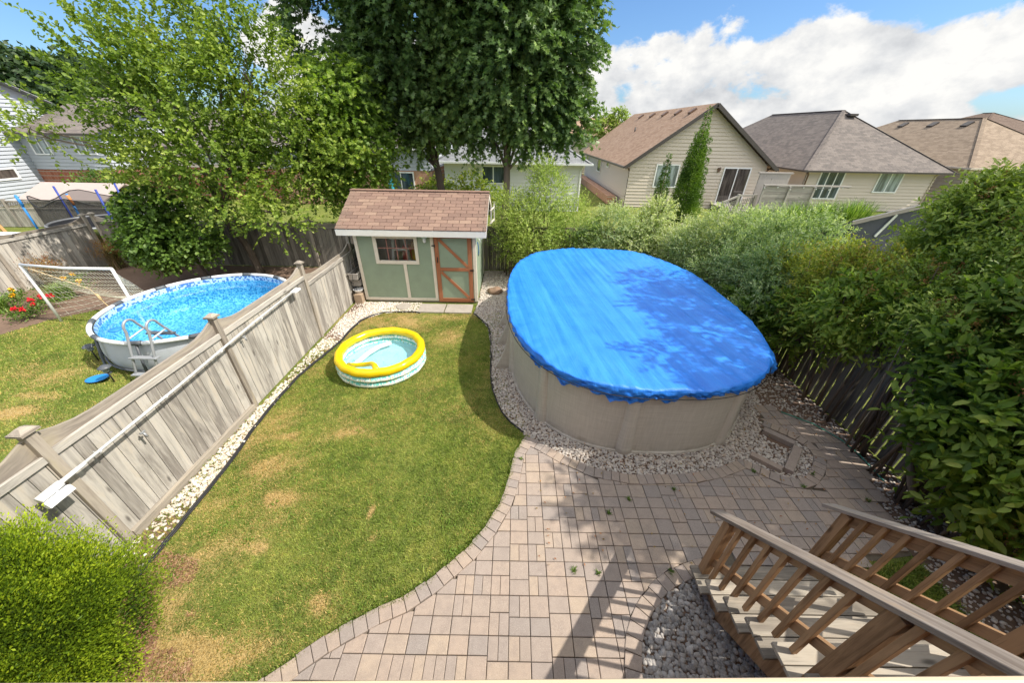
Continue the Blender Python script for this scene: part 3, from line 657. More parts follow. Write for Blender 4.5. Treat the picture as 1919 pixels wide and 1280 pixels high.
def ico(sub):
    t = (1+5**.5)/2; v = [(-1, t, 0), (1, t, 0), (-1, -t, 0), (1, -t, 0), (0, -1, t), (0, 1, t), (0, -1, -t), (0, 1, -t), (t, 0, -1), (t, 0, 1), (-t, 0, -1), (-t, 0, 1)]
    f = [(0, 11, 5), (0, 5, 1), (0, 1, 7), (0, 7, 10), (0, 10, 11), (1, 5, 9), (5, 11, 4), (11, 10, 2), (10, 7, 6), (7, 1, 8), (3, 9, 4), (3, 4, 2), (3, 2, 6), (3, 6, 8), (3, 8, 9), (4, 9, 5), (2, 4, 11), (6, 2, 10), (8, 6, 7), (9, 8, 1)]
    v = [Vector(p).normalized() for p in v]
    for _ in range(sub):
        cache = {}; nf = []
        def mid(a, b):
            k = (min(a, b), max(a, b))
            if k not in cache: v.append(((v[a]+v[b])/2).normalized()); cache[k] = len(v)-1
            return cache[k]
        for a, b, c in f:
            x, y, z = mid(a, b), mid(b, c), mid(c, a); nf += [(a, x, z), (b, y, x), (c, z, y), (x, y, z)]
        f = nf
    return np.array([tuple(p) for p in v]), np.array(f)
def pebbles(name, label, poly, dens, size, mat, seed, excl=(), sub=1, keep=1.0, layers=1, z0=.008, patch=0.0):
    r = np.random.default_rng(seed); xs, ys = zip(*poly); st = 1/math.sqrt(dens)
    X, Y = np.meshgrid(np.arange(min(xs), max(xs), st), np.arange(min(ys), max(ys), st)); X = np.concatenate([X.ravel()]*layers); Y = np.concatenate([Y.ravel()]*layers)
    lay = np.repeat(np.arange(layers), len(X)//layers)
    X = X+r.uniform(-.5, .5, len(X))*st*1.25; Y = Y+r.uniform(-.5, .5, len(Y))*st*1.25
    k = inside(poly, X, Y) & (r.random(len(X)) < keep)
    if patch: k &= sinoise(np.stack([X, Y], 1), 2.3, seed) > -1+2*patch*r.random(len(X))
    for e in excl: k &= ~inside(e, X, Y)
    X, Y, lay = X[k], Y[k], lay[k]; n = len(X); V0, F0 = ico(sub)
    s = size*(.55+.75*r.random(n)**1.3); sc = np.stack([s*(.85+.5*r.random(n)), s*(.7+.3*r.random(n)), s*(.5+.25*r.random(n))], 1)
    V = V0[None]*sc[:, None]
    V *= (1+.06*np.sin(V0@r.normal(size=(3, 5))*1.6)[:, r.integers(0, 5, n)].T[..., None])
    a = r.random(n)*6.283; b = r.normal(0, .3, n); ca, sa, cb, sb = np.cos(a), np.sin(a), np.cos(b), np.sin(b)
    x, y, z = V[..., 0], V[..., 1], V[..., 2]; x, z = x*cb[:, None]+z*sb[:, None], -x*sb[:, None]+z*cb[:, None]
    V = np.stack([x*ca[:, None]-y*sa[:, None]+X[:, None], x*sa[:, None]+y*ca[:, None]+Y[:, None], z+(z0+sc[:, 2]*.75+lay*size*.35)[:, None]], -1)
    F = (F0[None]+(np.arange(n)*len(V0))[:, None, None]).reshape(-1, 3)
    return tag(np_mesh(name, V.reshape(-1, 3), F, mat, None, np.repeat(r.random(n), len(F0)), smooth=True), label, 'pebbles', kind='stuff')
NEAR = [(-4.46, 1.0), (-4.05, 1.2)]+HOSE_L[1:9]+[(-4.46, 7.0)]
FARS = [(-4.46, 7.0)]+HOSE_L[8:]+[(-2.6, 9.12), (-4.2, 9.12), (-4.46, 9.5)]
pebbles('strip_pebbles', 'pale pebbles in the strip at the foot of the fence', NEAR, 1150, .024, M['pebble_w'], 31, patch=.4)
pebbles('shed_pebbles', 'white pebbles in the corner before the shed', FARS, 1500, .017, M['pebble_w'], 32, patch=.3)
A1 = AROUND
pebbles('pool_pebbles', 'grey and cream pebbles around the covered pool', A1, 1250, .021, M['pebble'], 33, excl=[POOL_POLY], patch=.12)
pebbles('side_pebbles', 'sparse pebbles beside the right fence', RIGHT_BED, 700, .02, M['pebble'], 34, keep=.6)
pebbles('river_stones', 'rounded grey river stones beside the deck stairs', CIRC_BED, 1150, .026, M['river'], 35, sub=2, layers=1)
blades('weeds_by_fence', 'weeds and grass tufts between the fence pebbles', NEAR, 6500, .05, 24, .007)
blades('weeds_by_shed', 'thin grass between the white pebbles before the shed', [(-3.9, 8.2), (-3.1, 8.5), (-1.05, 8.48), (-1.0, 9.05), (-2.9, 9.1), (-3.5, 8.7)], 6500, .035, 25, .006)
blades('weeds_by_pool', 'grass growing through the pebbles left of the covered pool', [(-1.05, 8.5)]+HOSE_R[1:]+[(.3, 4.4), (-.05, 5.2), (-.2, 6.5), (-.3, 8.6)], 12000, .035, 26, .006)

r_ = np.random.default_rng(77); cx = r_.uniform(-4.1, 0, 260); cy = r_.uniform(.8, 8.3, 260); kk = inside(LAWN, cx, cy) & (sinoise(np.stack([cx, cy], 1), 2.1, 41) > .1); cx, cy = cx[kk], cy[kk]
P = np.repeat(np.stack([cx, cy, np.full(len(cx), .02)], 1), 16, 0); P = P+r_.normal(size=P.shape)*[.035, .035, .006]; P[:, 2] = np.abs(P[:, 2])+.004
tag(leaves('lawn_weeds', P, r_.normal(size=P.shape)*[1, 1, .3], r_.normal(size=P.shape)*.3+[0, 0, 1], .026, .018, .45+.3*r_.random(len(P)), M['l_mid'], None, 'kite'), 'clover and broad leaved weeds scattered through the near lawn', 'weeds', kind='stuff')
el = [(a[0]*(1-t)+b[0]*t, a[1]*(1-t)+b[1]*t) for a, b in zip(EDGE_L, EDGE_L[1:]) for t in np.linspace(0, 1, 60, endpoint=False)]
el = np.array(el); P = np.repeat(el, 7, 0)+r_.normal(size=(len(el)*7, 2))*.018; kk = sinoise(P, 4.0, 8) > -.35; P = np.concatenate([P[kk], np.full((kk.sum(), 1), .02)], 1)
tag(leaves('edge_grass', P, np.array([.8, -.4, .9])+r_.normal(size=P.shape)*.6, r_.normal(size=P.shape), .05, .011, r_.random(len(P)), M['l_privet'], None, 'kite'), 'ragged grass growing over the edge of the curved patio border', 'grass', kind='stuff')
MUL = [(-4.0, .4), (-3.05, .6), (-2.85, 1.1), (-3.1, 1.5), (-3.4, 1.75), (-3.55, 2.1), (-4.1, 2.2)]
P = r_.uniform([-4.1, .3], [-2.8, 2.3], (16000, 2)); kk = inside(MUL, P[:, 0], P[:, 1]) & (sinoise(P, 6, 3)+sinoise(P, 17, 5)*.7 > -.2); P = np.concatenate([P[kk], r_.uniform(.008, .022, (kk.sum(), 1))], 1)
tag(leaves('mulch', P, r_.normal(size=P.shape)*[1, 1, .2], r_.normal(size=P.shape)*.35+[0, 0, 1], .032*(.5+r_.random(len(P))), .009, r_.random(len(P)), leafm('reddish_chips', [(.12, .06, .035), (.24, .13, .07), (.34, .19, .10), (.42, .3, .17)], 0), None, 'kite'), 'reddish brown needle litter on bare soil beside the globe cedar', 'mulch', kind='stuff')
cx = np.concatenate([r_.uniform(.3, 5.3, 170), r_.normal(4.6, .5, 120)]); cy = np.concatenate([r_.uniform(2, 4.6, 170), r_.normal(4.6, .9, 120)]); kk = ~inside(POOL_POLY, cx, cy) & (cx < 5.6)
P = np.stack([cx[kk], cy[kk], np.full(kk.sum(), .058)], 1)
tag(leaves('fallen_leaves', P, r_.normal(size=P.shape)*[1, 1, .15], r_.normal(size=P.shape)*.3+[0, 0, 1], .035, .018, r_.random(len(P)), M['seed'], None, 'kite'), 'small dry leaves scattered over the shaded side of the patio', 'leaves', kind='stuff')
# ---------------- patio ----------------
def offset_clip(poly, seg, off):
    (ax, ay), (bx, by) = seg; dx, dy = bx-ax, by-ay; L = math.hypot(dx, dy); nx, ny = dy/L, -dx/L    # inside = right-hand side
    f = lambda p: (p[0]-ax)*nx+(p[1]-ay)*ny-off
    out = []
    for i in range(len(poly)):
        p, q = poly[i], poly[(i+1) % len(poly)]; fp, fq = f(p), f(q)
        if fp >= 0: out.append(p)
        if (fp >= 0) != (fq >= 0): t = fp/(fp-fq); out.append((p[0]+(q[0]-p[0])*t, p[1]+(q[1]-p[1])*t))
    return out
def near_seg(line, p):
    best = None
    for i in range(len(line)-1):
        a, b = line[i], line[i+1]; vx, vy = b[0]-a[0], b[1]-a[1]; t = max(0, min(1, ((p[0]-a[0])*vx+(p[1]-a[1])*vy)/(vx*vx+vy*vy)))
        d = math.hypot(p[0]-a[0]-t*vx, p[1]-a[1]-t*vy)
        if best is None or d < best[0]: best = (d, (a, b), (a[0]+t*vx, a[1]+t*vy))
    return best
def paver(mb, poly, z=.036, tone=None):
    if len(poly) < 3: return
    cx = sum(p[0] for p in poly)/len(poly); cy = sum(p[1] for p in poly)/len(poly)
    A = abs(sum(poly[i][0]*poly[(i+1) % len(poly)][1]-poly[(i+1) % len(poly)][0]*poly[i][1] for i in range(len(poly))))/2
    if A < .0015: return
    g = .004; ins = lambda p, d: (p[0]+(cx-p[0])*d/max(.02, math.hypot(cx-p[0], cy-p[1])), p[1]+(cy-p[1])*d/max(.02, math.hypot(cx-p[0], cy-p[1])))
    z += random.uniform(-.0022, .0022); tx, ty = random.gauss(0, .006), random.gauss(0, .006)
    a = [ins(p, g) for p in poly]; b = [ins(p, g+.003) for p in poly]; c = [ins(p, g+.011) for p in poly]; n = len(poly)
    Z = lambda p, zz: (p[0], p[1], zz+(p[0]-cx)*tx+(p[1]-cy)*ty)
    vs = [(p[0], p[1], 0) for p in a]+[Z(p, z-.008) for p in a]+[Z(p, z-.002) for p in b]+[Z(p, z) for p in c]
    fs = [tuple(range(3*n, 4*n))]+[(k*n+i, k*n+(i+1) % n, (k+1)*n+(i+1) % n, (k+1)*n+i) for k in range(3) for i in range(n)]
    mb.add(vs, fs, tone)
mb = MB(); x = -3.2; ci = 0; bw = .165
LINES = [EDGE_L, ARC_P, CIRC]
while x < 5.6:
    w = random.choice([.19, .2, .215]); y = .1+random.choice([0, .19, .08]) if False else .04
    while y < 5.0:
        H = .35; o = random.random(); cells = []
        if o < .3: cells = [(x, y, w, .195), (x, y+.195, w, .155)]
        elif o < .6: cells = [(x, y, w, .155), (x, y+.155, w, .195)]
        elif o < .8: cells = [(x, y, w/2, .195), (x+w/2, y, w/2, .195), (x, y+.195, w, .155)]
        else: cells = [(x, y, w, .155), (x, y+.155, w/2, .195), (x+w/2, y+.155, w/2, .195)]
        for (a, b, cw, ch) in cells:
            c = (a+cw/2, b+ch/2); poly = [(a, b), (a+cw, b), (a+cw, b+ch), (a, b+ch)]
            if not inside(PATIO, np.array([c[0]]), np.array([c[1]]))[0]:
                cor = [inside(PATIO, np.array([p[0]]), np.array([p[1]]))[0] for p in poly]
                if not any(cor): continue
                if min(near_seg(l, c)[0] for l in LINES) > .2: continue
            ok = True
            for l in LINES:
                d, sg, q = near_seg(l, c)
                if d < bw+.2:
                    poly = offset_clip(poly, sg, bw-.004)
                    if len(poly) < 3: ok = False
                if not ok: break
            if ok: paver(mb, poly)
        y += H
    x += w; ci += 1
for li, l in enumerate(LINES):
    pts = [Vector((*p, 0)) for p in l]; step = .118 if li else .125
    tot = []; L = 0
    for i in range(len(pts)-1): tot.append((L, pts[i], pts[i+1])); L += (pts[i+1]-pts[i]).length
    def along(s):
        for (s0, a, b) in reversed(tot):
            if s >= s0: d = (b-a); return a+d*min(1, (s-s0)/d.length)
        return pts[0]
    def nrm(s): d = (along(min(L, s+.06))-along(max(0, s-.06))).normalized(); return Vector((d.y, -d.x, 0))
    k = int(L/step); step = L/k
    for i in range(k):
        s0, s1 = i*step, (i+1)*step; a, b = along(s0), along(s1); n0, n1 = nrm(s0), nrm(s1); off = random.uniform(-.008, .008)
        paver(mb, [tuple((a+n0*off)[:2]), tuple((b+n1*off)[:2]), tuple((b+n1*(bw+off))[:2]), tuple((a+n0*(bw+off))[:2])], .047)
tag(mb.build('patio', M['paver']), kind='structure')
# small weeds in the joints
for i, (x, y) in enumerate([(1.02, 2.02), (.75, 2.05), (1.3, 2.75), (1.62, 2.95), (2.3, 3.12), (3.6, 3.45), (4.15, 3.2), (4.45, 3.42), (.17, 3.6), (1.85, 2.05), (4.9, 3.0)]):
    blade_clump('weed', ['small green weed in the patio joint beside the stair shadow', 'tiny weed sprouting from a paver joint left of the bigger one', 'small weed in the middle of the patio', 'thin weed among the pavers below the pool', 'grass tuft at the edge of the pool border course', 'grass tuft where two border courses meet', 'grass tuft at the tip of the pebble island', 'grass tuft on the curved border right of the pebble island', 'line of grass between lawn and patio border', 'weed at the head of the river stone bed', 'weed at the shaded right edge of the patio'][i],
                'weed', (x, y, .03), 26, .06, .05, 'l_round', 300+i, .006, 'weeds in the patio joints')
# edging blocks round the small pebble island, slabs before the shed
root = thing('edging_frame', 'concrete edging blocks framing the pebble island right of the pool', 'edging', (4.2, 3.8, 0)); k = MB((4.2, 3.8, 0))
k.beam((4.24, 4.29, .05), (4.56, 3.98, .05), .11, .09); k.build('edging_block', M['paver'], root, .008); k = MB((4.2, 3.8, 0))
k.beam((4.55, 3.9, .054), (4.1, 3.45, .054), .12, .09); k.build('edging_block', M['paver'], root, .008); k = MB((4.2, 3.8, 0))
k.beam((3.72, 3.76, .05), (4.02, 3.47, .05), .1, .09); k.build('edging_block', M['paver'], root, .008)
for i, (x0, x1) in enumerate([(-2.58, -1.88), (-1.85, -1.12)]):
    k = MB(((x0+x1)/2, 8.75, 0)); k.box(x0, x1, 8.5, 9.02, 0, .045)
    tag(k.build('paving_slab', M['concrete'], None, .008), ['grey concrete slab before the shed wall, left of the pair', 'grey concrete slab lying before the shed door'][i], 'paving slab', 'slabs before the shed')
k = MB((-3.05, 8.85, 0)); k.lathe((-3.05, 8.85, 0), [(.0, .05), (.19, .05), (.21, .035), (.21, 0)], 20, .5, False)
tag(k.build('stepping_stone', M['concrete']), 'round stepping stone among white pebbles before the shed', 'stepping stone')
k = MB((-.55, 9.9, 0)); V0, F0 = ico(2)
k.add([(-.55+v[0]*.22*(1+.15*math.sin(v[1]*5)), 9.9+v[1]*.16, .09+v[2]*.13*(1+.2*math.sin(v[0]*4))) for v in V0], [tuple(f) for f in F0], .4)
tag(k.build('rock', plain('brown_rock', (.24, .16, .11), .9, .3, 8, bump=.5)), 'brown rock on the pebbles right of the shed', 'rock')

def hose(name, pts, label, r=.014):
    P = [Vector((x, y, .03)) for x, y in pts]; q = []
    for i in range(len(P)-1):
        a, b, c, d = P[max(i-1, 0)], P[i], P[i+1], P[min(i+2, len(P)-1)]
        for j in range(6):
            t = j/6; v = .5*((2*b)+(c-a)*t+(2*a-5*b+4*c-d)*t*t+(3*b-a-3*c+d)*t**3); v.z = .03+.006*math.sin(i*3+j); q.append(v+Vector((random.uniform(-.006, .006), random.uniform(-.006, .006), 0)))
    q.append(P[-1]); m = MB(tuple(P[0])); m.tube(q, r, 8); m.tube([v+Vector((.025, 0, -.004)) for v in q[:len(q)*3//4]], r*.7, 6)
    return tag(m.build(name, M['hose']), label, 'garden hose')
hose('garden_hose', HOSE_L, 'black rubber hose edging the lawn along the fence', .017)
hose('garden_hose', HOSE_R, 'black rubber hose edging the lawn beside the covered pool', .012)
m = MB((4.9, 4.6, 0)); m.tube([(4.85, 4.75, .05), (5.2, 4.45, .06), (5.4, 4.1, .06), (5.45, 3.8, .05), (5.4, 3.3, .05)], .008, 6)
tag(m.build('garden_hose', plain('green_hose', (.05, .3, .22), .4)), 'thin green hose lying at the foot of the right fence', 'garden hose')
# ---------------- fences ----------------
def fence(name, label, p0, p1, posts, h, mats, side=1, mid=None, gap=.007, bw=.14, kick=None, caps=True, scallop=.15, rail=True, off=None):
    """posts: distances along p0->p1; side = which side carries the boards (+1: right of the direction)"""
    p0, p1 = Vector((*p0, 0)), Vector((*p1, 0)); u = (p1-p0).normalized(); nrm = Vector((u.y, -u.x, 0))*side; L = (p1-p0).length; Zv = Vector((0, 0, 1))
    root = thing(name, label, 'fence', tuple(p0)); O = tuple(p0); mid = mid or [h]*(len(posts)-1)
    def top(i, s):
        a, b = posts[i], posts[i+1]; t = min(s-a, b-s)/.55; return mid[i]+(scallop*(1-min(1, t))**2 if t < 1 else 0)
    for i in range(len(posts)-1):
        a, b = posts[i]+.045, posts[i+1]-.045; m = MB(O); s = a
        while s < b-.01:
            w = min(bw*random.uniform(.93, 1.06), b-s)
            m.obox(p0+u*(s+w/2)+nrm*(random.uniform(-.002, .002))+Zv*((mid[i]-.06)/2), (u, nrm, Zv), ((w-gap)/2, .009, (mid[i]-.06)/2-.01)); s += w
        m.build('board_panel', M[mats[0]], root)
        m = MB(O)     # scalloped back board
        N = 14; vs = []; c0 = p0-nrm*.03
        for k in range(N+1):
            s = a+(b-a)*k/N; z = top(i, s)+.05
            for (o, zz) in ((-.018, mid[i]-.12), (-.018, z-.03), (.018, z-.03), (.018, mid[i]-.12)): vs.append(c0+u*s+nrm*o+Zv*zz)
        fs = []; us = {}
        for k in range(N):
            for e in range(4):
                fs.append((k*4+e, k*4+(e+1) % 4, k*4+4+(e+1) % 4, k*4+4+e)); s0 = (b-a)*k/N; s1 = (b-a)*(k+1)/N
                us[len(fs)-1] = [(e*.1, s0), (e*.1+.1, s0), (e*.1+.1, s1), (e*.1, s1)]
        fs += [(0, 3, 2, 1), (N*4, N*4+1, N*4+2, N*4+3)]; us[len(fs)-2] = [(0, 0)]*4; us[len(fs)-1] = [(0, 0)]*4
        m.add(vs, fs, None, us); m.build('top_board', M[mats[1]], root)
        if rail:
            m = MB(O); m.obox(p0+u*((a+b)/2)+nrm*.0255+Zv*(mid[i]-.10), (u, nrm, Zv), ((b-a)/2, .016, .042)); m.build('rail', M[mats[0]], root, .004)
        if kick and i in kick:
            m = MB(O); m.obox(p0+u*((a+b)/2)+nrm*.038+Zv*.06, (u, nrm, Zv), ((b-a)/2, .028, .06)); m.build('kick_board', M['tread'], root, .005)
    for i, s in enumerate(posts):
        hp = h+.18; m = MB(O); c = p0+u*s
        m.obox(c+Zv*hp/2, (u, nrm, Zv), (.045, .045, hp/2)); po = m.build('post', M[mats[1]], root, .004)
        if caps:
            m = MB(O); m.obox(c+Zv*(hp+.0125), (u, nrm, Zv), (.075, .075, .012)); m.obox(c+Zv*(hp+.045), (u, nrm, Zv), (.065, .065, .018), None, .35)
            m.build('cap', M[mats[1]], po)
    return root
fence('board_fence', 'weathered grey board fence between the two lawns', (-4.55, -.6), (-4.55, 11.9), [.55, 2.91, 5.27, 7.76, 10.2, 12.4], 1.62, ('fence', 'fence_cap'), 1,
      [1.58, 1.6, 1.6, 1.42, 1.4], kick=[1])
fence('board_fence', 'grey board fence along the back of the yards behind the shed', (-14.1, 12.02), (5.7, 12.02), [0, 2.4, 4.8, 7.2, 9.46, 11.9, 14.3, 16.9, 19.7], 1.5, ('fence_dark', 'fence_cap'), 1, None, scallop=.12)
fence('board_fence', 'grey board fence on the far left behind the goal net', (-15.1, 2.2), (-14.16, 11.9), [0, 2.4, 4.9, 7.3, 9.65], 1.5, ('fence', 'fence_cap'), 1, None, scallop=.14)
fence('board_fence', 'dark board fence with sunny gaps behind the right shrubs', (5.75, 12), (5.75, .4), [.1, 2.5, 4.9, 7.3, 9.7, 11.5], 1.5, ('fence_dark', 'fence_dark'), 1, None, gap=.032, scallop=.1)

# ---------------- covered oval pool ----------------
PR = thing('above_ground_pool', 'tall taupe oval pool under a blue tarpaulin', 'pool', (*POOL_C, 0)); PO = (*POOL_C, 0)
m = MB(PO); N = 120; vs = []; fs = []
for z, k in ((0.0, .972), (.06, .972), (1.24, .972), (1.3, .972)):
    for i in range(N): x, y = oval(2*math.pi*i/N, k); vs.append((x, y, z))
for r_ in range(3):
    for i in range(N): fs.append((r_*N+i, r_*N+(i+1) % N, (r_+1)*N+(i+1) % N, (r_+1)*N+i))
m.add(vs, fs, .5, None, True); m.build('wall', M['linen'], PR)
m = MB(PO); m.tube([(*oval(2*math.pi*i/N, .975), .03) for i in range(N)], .025, 8, closed=True, cap=False); m.build('bottom_rail', M['linen'], PR)
def oval_n(t):
    a = Vector((*oval(t-.01, .972), 0)); b = Vector((*oval(t+.01, .972), 0)); d = (b-a).normalized(); return Vector((d.y, -d.x, 0)), d, Vector((*oval(t, .972), 0))
def ang(x, y): return math.atan2((y-POOL_C[1]), (x-POOL_C[0]))
def tparam(x, y):   # angle whose oval point faces (x, y)
    best = min(range(720), key=lambda i: math.hypot(oval(i/720*6.2832)[0]-x, oval(i/720*6.2832)[1]-y)); return best/720*6.2832
for (x, y) in [(.55, 4.5), (1.75, 3.75), (3.45, 3.9), (4.35, 5.3), (4.5, 7), (-.02, 5.9), (-.05, 7.0), (.1, 8.6), (1.1, 10.1), (3.0, 10.2), (4.2, 9)]:
    n_, d_, c_ = oval_n(tparam(x, y)); m = MB(PO); prof = [(-.115, 0), (-.095, .035), (-.05, .06), (0, .068), (.05, .06), (.095, .035), (.115, 0)]
    vs = []
    for z, k in ((0, 1.25), (.12, 1.1), (.5, .95), (1.27, .82)):
        for (a, b) in prof: vs.append(c_+d_*a*k+n_*(b*k-.004)+Vector((0, 0, z)))
    q = len(prof); fs = [(r_*q+i, r_*q+i+1, (r_+1)*q+i+1, (r_+1)*q+i) for r_ in range(3) for i in range(q-1)]
    m.add(vs, fs, .5, None, True); m.build('upright', M['linen'], PR)
for y in (6.0, 6.95, 7.9):
    x0 = oval(math.pi, .972)[0]; m = MB(PO); prof = []
    for i in range(9): t = i/8; prof.append((x0-.02-.30*(1-t)**2.2, .02+1.15*t))
    vs = [(x0, y-.035, .0)]+[(x, y-.035, z) for x, z in prof]+[(x0, y-.035, 1.17)]; vs += [(a, b+.07, c) for a, b, c in vs]; q = len(prof)+2
    fs = [tuple(range(q)), tuple(range(q, 2*q))[::-1]]+[(i, q+i, q+i+1, i+1) for i in range(q-1)]; m.add(vs, fs, .5); m.build('buttress', M['linen'], PR, .006)
# tarpaulin: top sheet, sagging a little, tightened over the rim, crumpled skirt
NT_, NR = 400, 44; V = []; rg = np.random.default_rng(5)
tt = np.arange(NT_)/NT_*2*math.pi; ph = rg.random(12)*6.28
def fold(t): return sum(math.sin(t*f+ph[i])*a for i, (f, a) in enumerate([(9, .5), (23, .45), (41, .35), (67, .3), (97, .25), (5, .4)]))/1.6
corner = tparam(4.35, 4.75)
for j in range(NR):
    s = .0005+.9995*j/(NR-1)
    for t in tt:
        x, y = oval(t, s*1.0); z = 1.335-.085*(1-s**2)**.8
        lx = (x*math.cos(.14)+y*math.sin(.14))
        z += (.009*math.sin(lx*7+1.2*math.sin(y*.6))+.006*math.sin(lx*17+y*.9+math.sin(y*1.3))+.0045*math.sin(lx*37-y*1.1+2*math.sin(y*.8))+.006*abs(math.sin(lx*11+y*2.1+math.sin(y*2.2)))*max(0, math.sin(y*1.1+lx)))*min(1, s*3)
        z += .020*fold(t)*max(0, s-.8)/.2
        V.append((x, y, z))
for j in range(1, 13):
    s = j/12
    for t in tt:
        dc = abs((t-corner+math.pi) % (2*math.pi)-math.pi); big = math.exp(-(dc/.11)**2)
        hang = .17+.05*math.sin(3*t+1)+.06*fold(t*1.0+2)+.03*math.sin(31*t)+.36*big+.05*math.exp(-(((t-tparam(1.5, 3.69)+math.pi) % (2*math.pi)-math.pi)/.09)**2)
        n_, d_, c_ = (None,)*3; x, y = oval(t, 1.0); cx, cy = x-POOL_C[0], y-POOL_C[1]; L = math.hypot(cx, cy)
        o = .022*math.sin(math.pi*min(1, s*1.6))+(.032*fold(t*1.7+s*2.5)+.018*math.sin(60*t+9*s)+.012*math.sin(113*t-14*s))*min(1, s*1.5)+big*(.17*math.sin(math.pi*min(1, s*.8))+.03*math.sin(150*t+11*s)*s)
        o -= .025*(s > .55)*math.sin((s-.55)*3.5)
        V.append((x+cx/L*o, y+cy/L*o, 1.335-hang*s+.012*fold(t*2.3+4*s)*s))
i = np.arange(NT_); F = []
for j in range(NR+11):
    F.append(np.stack([j*NT_+i, j*NT_+(i+1) % NT_, (j+1)*NT_+(i+1) % NT_, (j+1)*NT_+i], 1))
F = np.concatenate(F)
V = np.array(V)
tarp = np_mesh('pool_cover', V, F, M['tarp'], None, smooth=True, off=PO)
tag(tarp, 'blue tarpaulin stretched over the oval pool with a bunched corner', 'tarpaulin')
m = MB(PO); m.tube([(*oval(t+math.pi*1.1, 1.018), 1.335-.115) for t in np.linspace(0, 2*math.pi, 160, endpoint=False)], .006, 5, closed=True, cap=False)
tag(m.build('tie_cord', M['black'], None), 'dark cord tied round the hem of the blue pool tarpaulin', 'cord')

# ---------------- round frame pool ----------------
RP = thing('round_pool', 'round grey frame pool with blue mosaic liner and clear water', 'pool', (*RND_C, 0)); RO = (*RND_C, 0)
rc = lambda a, r, z: (RND_C[0]+r*math.cos(a), RND_C[1]+r*math.sin(a), z)
m = MB(RO); m.lathe((*RND_C, 0), [(1.74, .01), (1.80, .05), (1.83, .3), (1.80, .55), (1.77, .74)], 72); m.build('wall', plain('pale_grey_pool_fabric', (.46, .49, .53), .5, .08, 4), RP)
m = MB(RO); m.lathe((*RND_C, 0), [(1.76, .74), (1.755, .6), (1.76, .3), (1.70, .08), (1.55, .03), (.8, .02), (.02, .02)], 72); m.build('liner', M['liner'], RP)
m = MB(RO); m.lathe((*RND_C, 0), [(1.756, .6), (1.0, .6), (.01, .6)], 72); m.build('water', M['water'], RP)
A0 = 4.27
for k in range(12):
    a0 = A0+k*math.pi/6; a1 = a0+math.pi/6; m = MB(RO)
    q = [rc(a0+(a1-a0)*(i/8), 1.82, .755) for i in range(1, 8)]; m.tube(q, .042, 8); m.build('top_rail', M['white'], RP, smooth=True)
    m = MB(RO); q = [rc(a0+math.pi/6*(i/20), 1.82, .758) for i in range(-2, 3)]; m.tube(q, .047, 8); m.build('rail_joint', M['dksteel'], RP)
    m = MB(RO); m.tube([rc(a0, 1.83, .74), rc(a0, 1.9, .4), rc(a0, 1.96, .0)], .024, 8); fx, fy, _ = rc(a0, 1.96, 0); m.box(fx-.05, fx+.05, fy-.05, fy+.05, 0, .02); m.build('leg', M['dksteel'], RP)
m = MB(RO); m.tube([rc(a/48*6.283, 1.845, .12) for a in range(48)], .02, 6, closed=True, cap=False); m.build('bottom_strap', M['dksteel'], RP)
m = MB(RO); m.lathe((-8.27, 6.28, .605), [(0, .02), (.09, .02), (.11, 0), (.09, -.02)], 18); 
tag(m.build('chlorine_float', M['blue']), 'small blue float on the water of the round pool', 'pool float').location = RO
LD = thing('pool_ladder', 'pale grey ladder with two hooped rails over the round pool wall', 'ladder', (-6.85, 5.5, 0)); LO = (-6.85, 5.5, 0)
for dx in (0, .42):
    x = -7.08+dx; m = MB(LO); q = [(x, 5.18, 0), (x, 5.42, .75), (x, 5.5, 1.0)]
    q += [(x, 5.62-.12*math.cos(t), 1.06+.14*math.sin(t)) for t in np.linspace(.2, math.pi-.2, 8)]
    q += [(x, 5.78, 1.0), (x, 6.0, .6), (x, 6.2, .1)]; m.tube(q, .022, 8); m.build('side_rail', M['steel'], LD)
for (y, z) in ((5.24, .25), (5.36, .55), (6.05, .45), (5.86, .8)):
    m = MB(LO); m.box(-7.12, -6.6, y-.05, y+.05, z-.015, z+.015); m.build('step', M['steel'] if y < 5.6 else M['dksteel'], LD, .006)
for dx in (0, .42):
    m = MB(LO); m.tube([(-7.08+dx, 5.46, .88), (-7.08+dx, 5.84, .93)], .015, 6); m.build('brace', M['alu'], LD)

# ---------------- paddling pool ----------------
KC = (-2.73, 6.12); KP = thing('paddling_pool', 'round inflatable paddling pool with fat yellow rim and aqua patterned rings', 'paddling pool', (*KC, 0)); KO = (*KC, 0)
kc = lambda a, r, z: (KC[0]+r*math.cos(a), KC[1]+r*math.sin(a), z)
for z, r_, R_, mm in ((.065, .066, .83, 'kidpat'), (.185, .066, .835, 'kidpat'), (.325, .085, .815, 'yellow')):
    m = MB(KO); m.tube([kc(a/64*6.2832, R_+.006*math.sin(a*1.7), z+.004*math.sin(a*.9)) for a in range(64)], r_, 14, closed=True, cap=False); m.build('rim_ring' if mm == 'yellow' else 'lower_ring', M[mm], KP)
m = MB(KO); m.lathe((*KC, 0), [(.80, .05), (.72, .025), (.4, .018), (.01, .02)], 48); m.build('floor', M['kidfloor'], KP)
m = MB(KO); m.lathe((*KC, 0), [(.775, .09), (.5, .09), (.01, .09)], 48); m.build('water', M['water'], KP)
m = MB(KO); q = [kc(4.95, .80, .37), kc(4.85, .62, .36), kc(4.6, .42, .27), kc(4.1, .42, .19), kc(3.75, .55, .15), kc(3.55, .68, .14)]
m.tube(q, [.06, .055, .05, .05, .045, .035], 12); m.build('yellow_bolster', M['yellow'], KP)
m = MB(KO); q = [kc(3.7, .6, .13), kc(3.4, .45, .13), kc(2.7, .4, .13), kc(2.0, .5, .13), kc(1.6, .62, .12)]
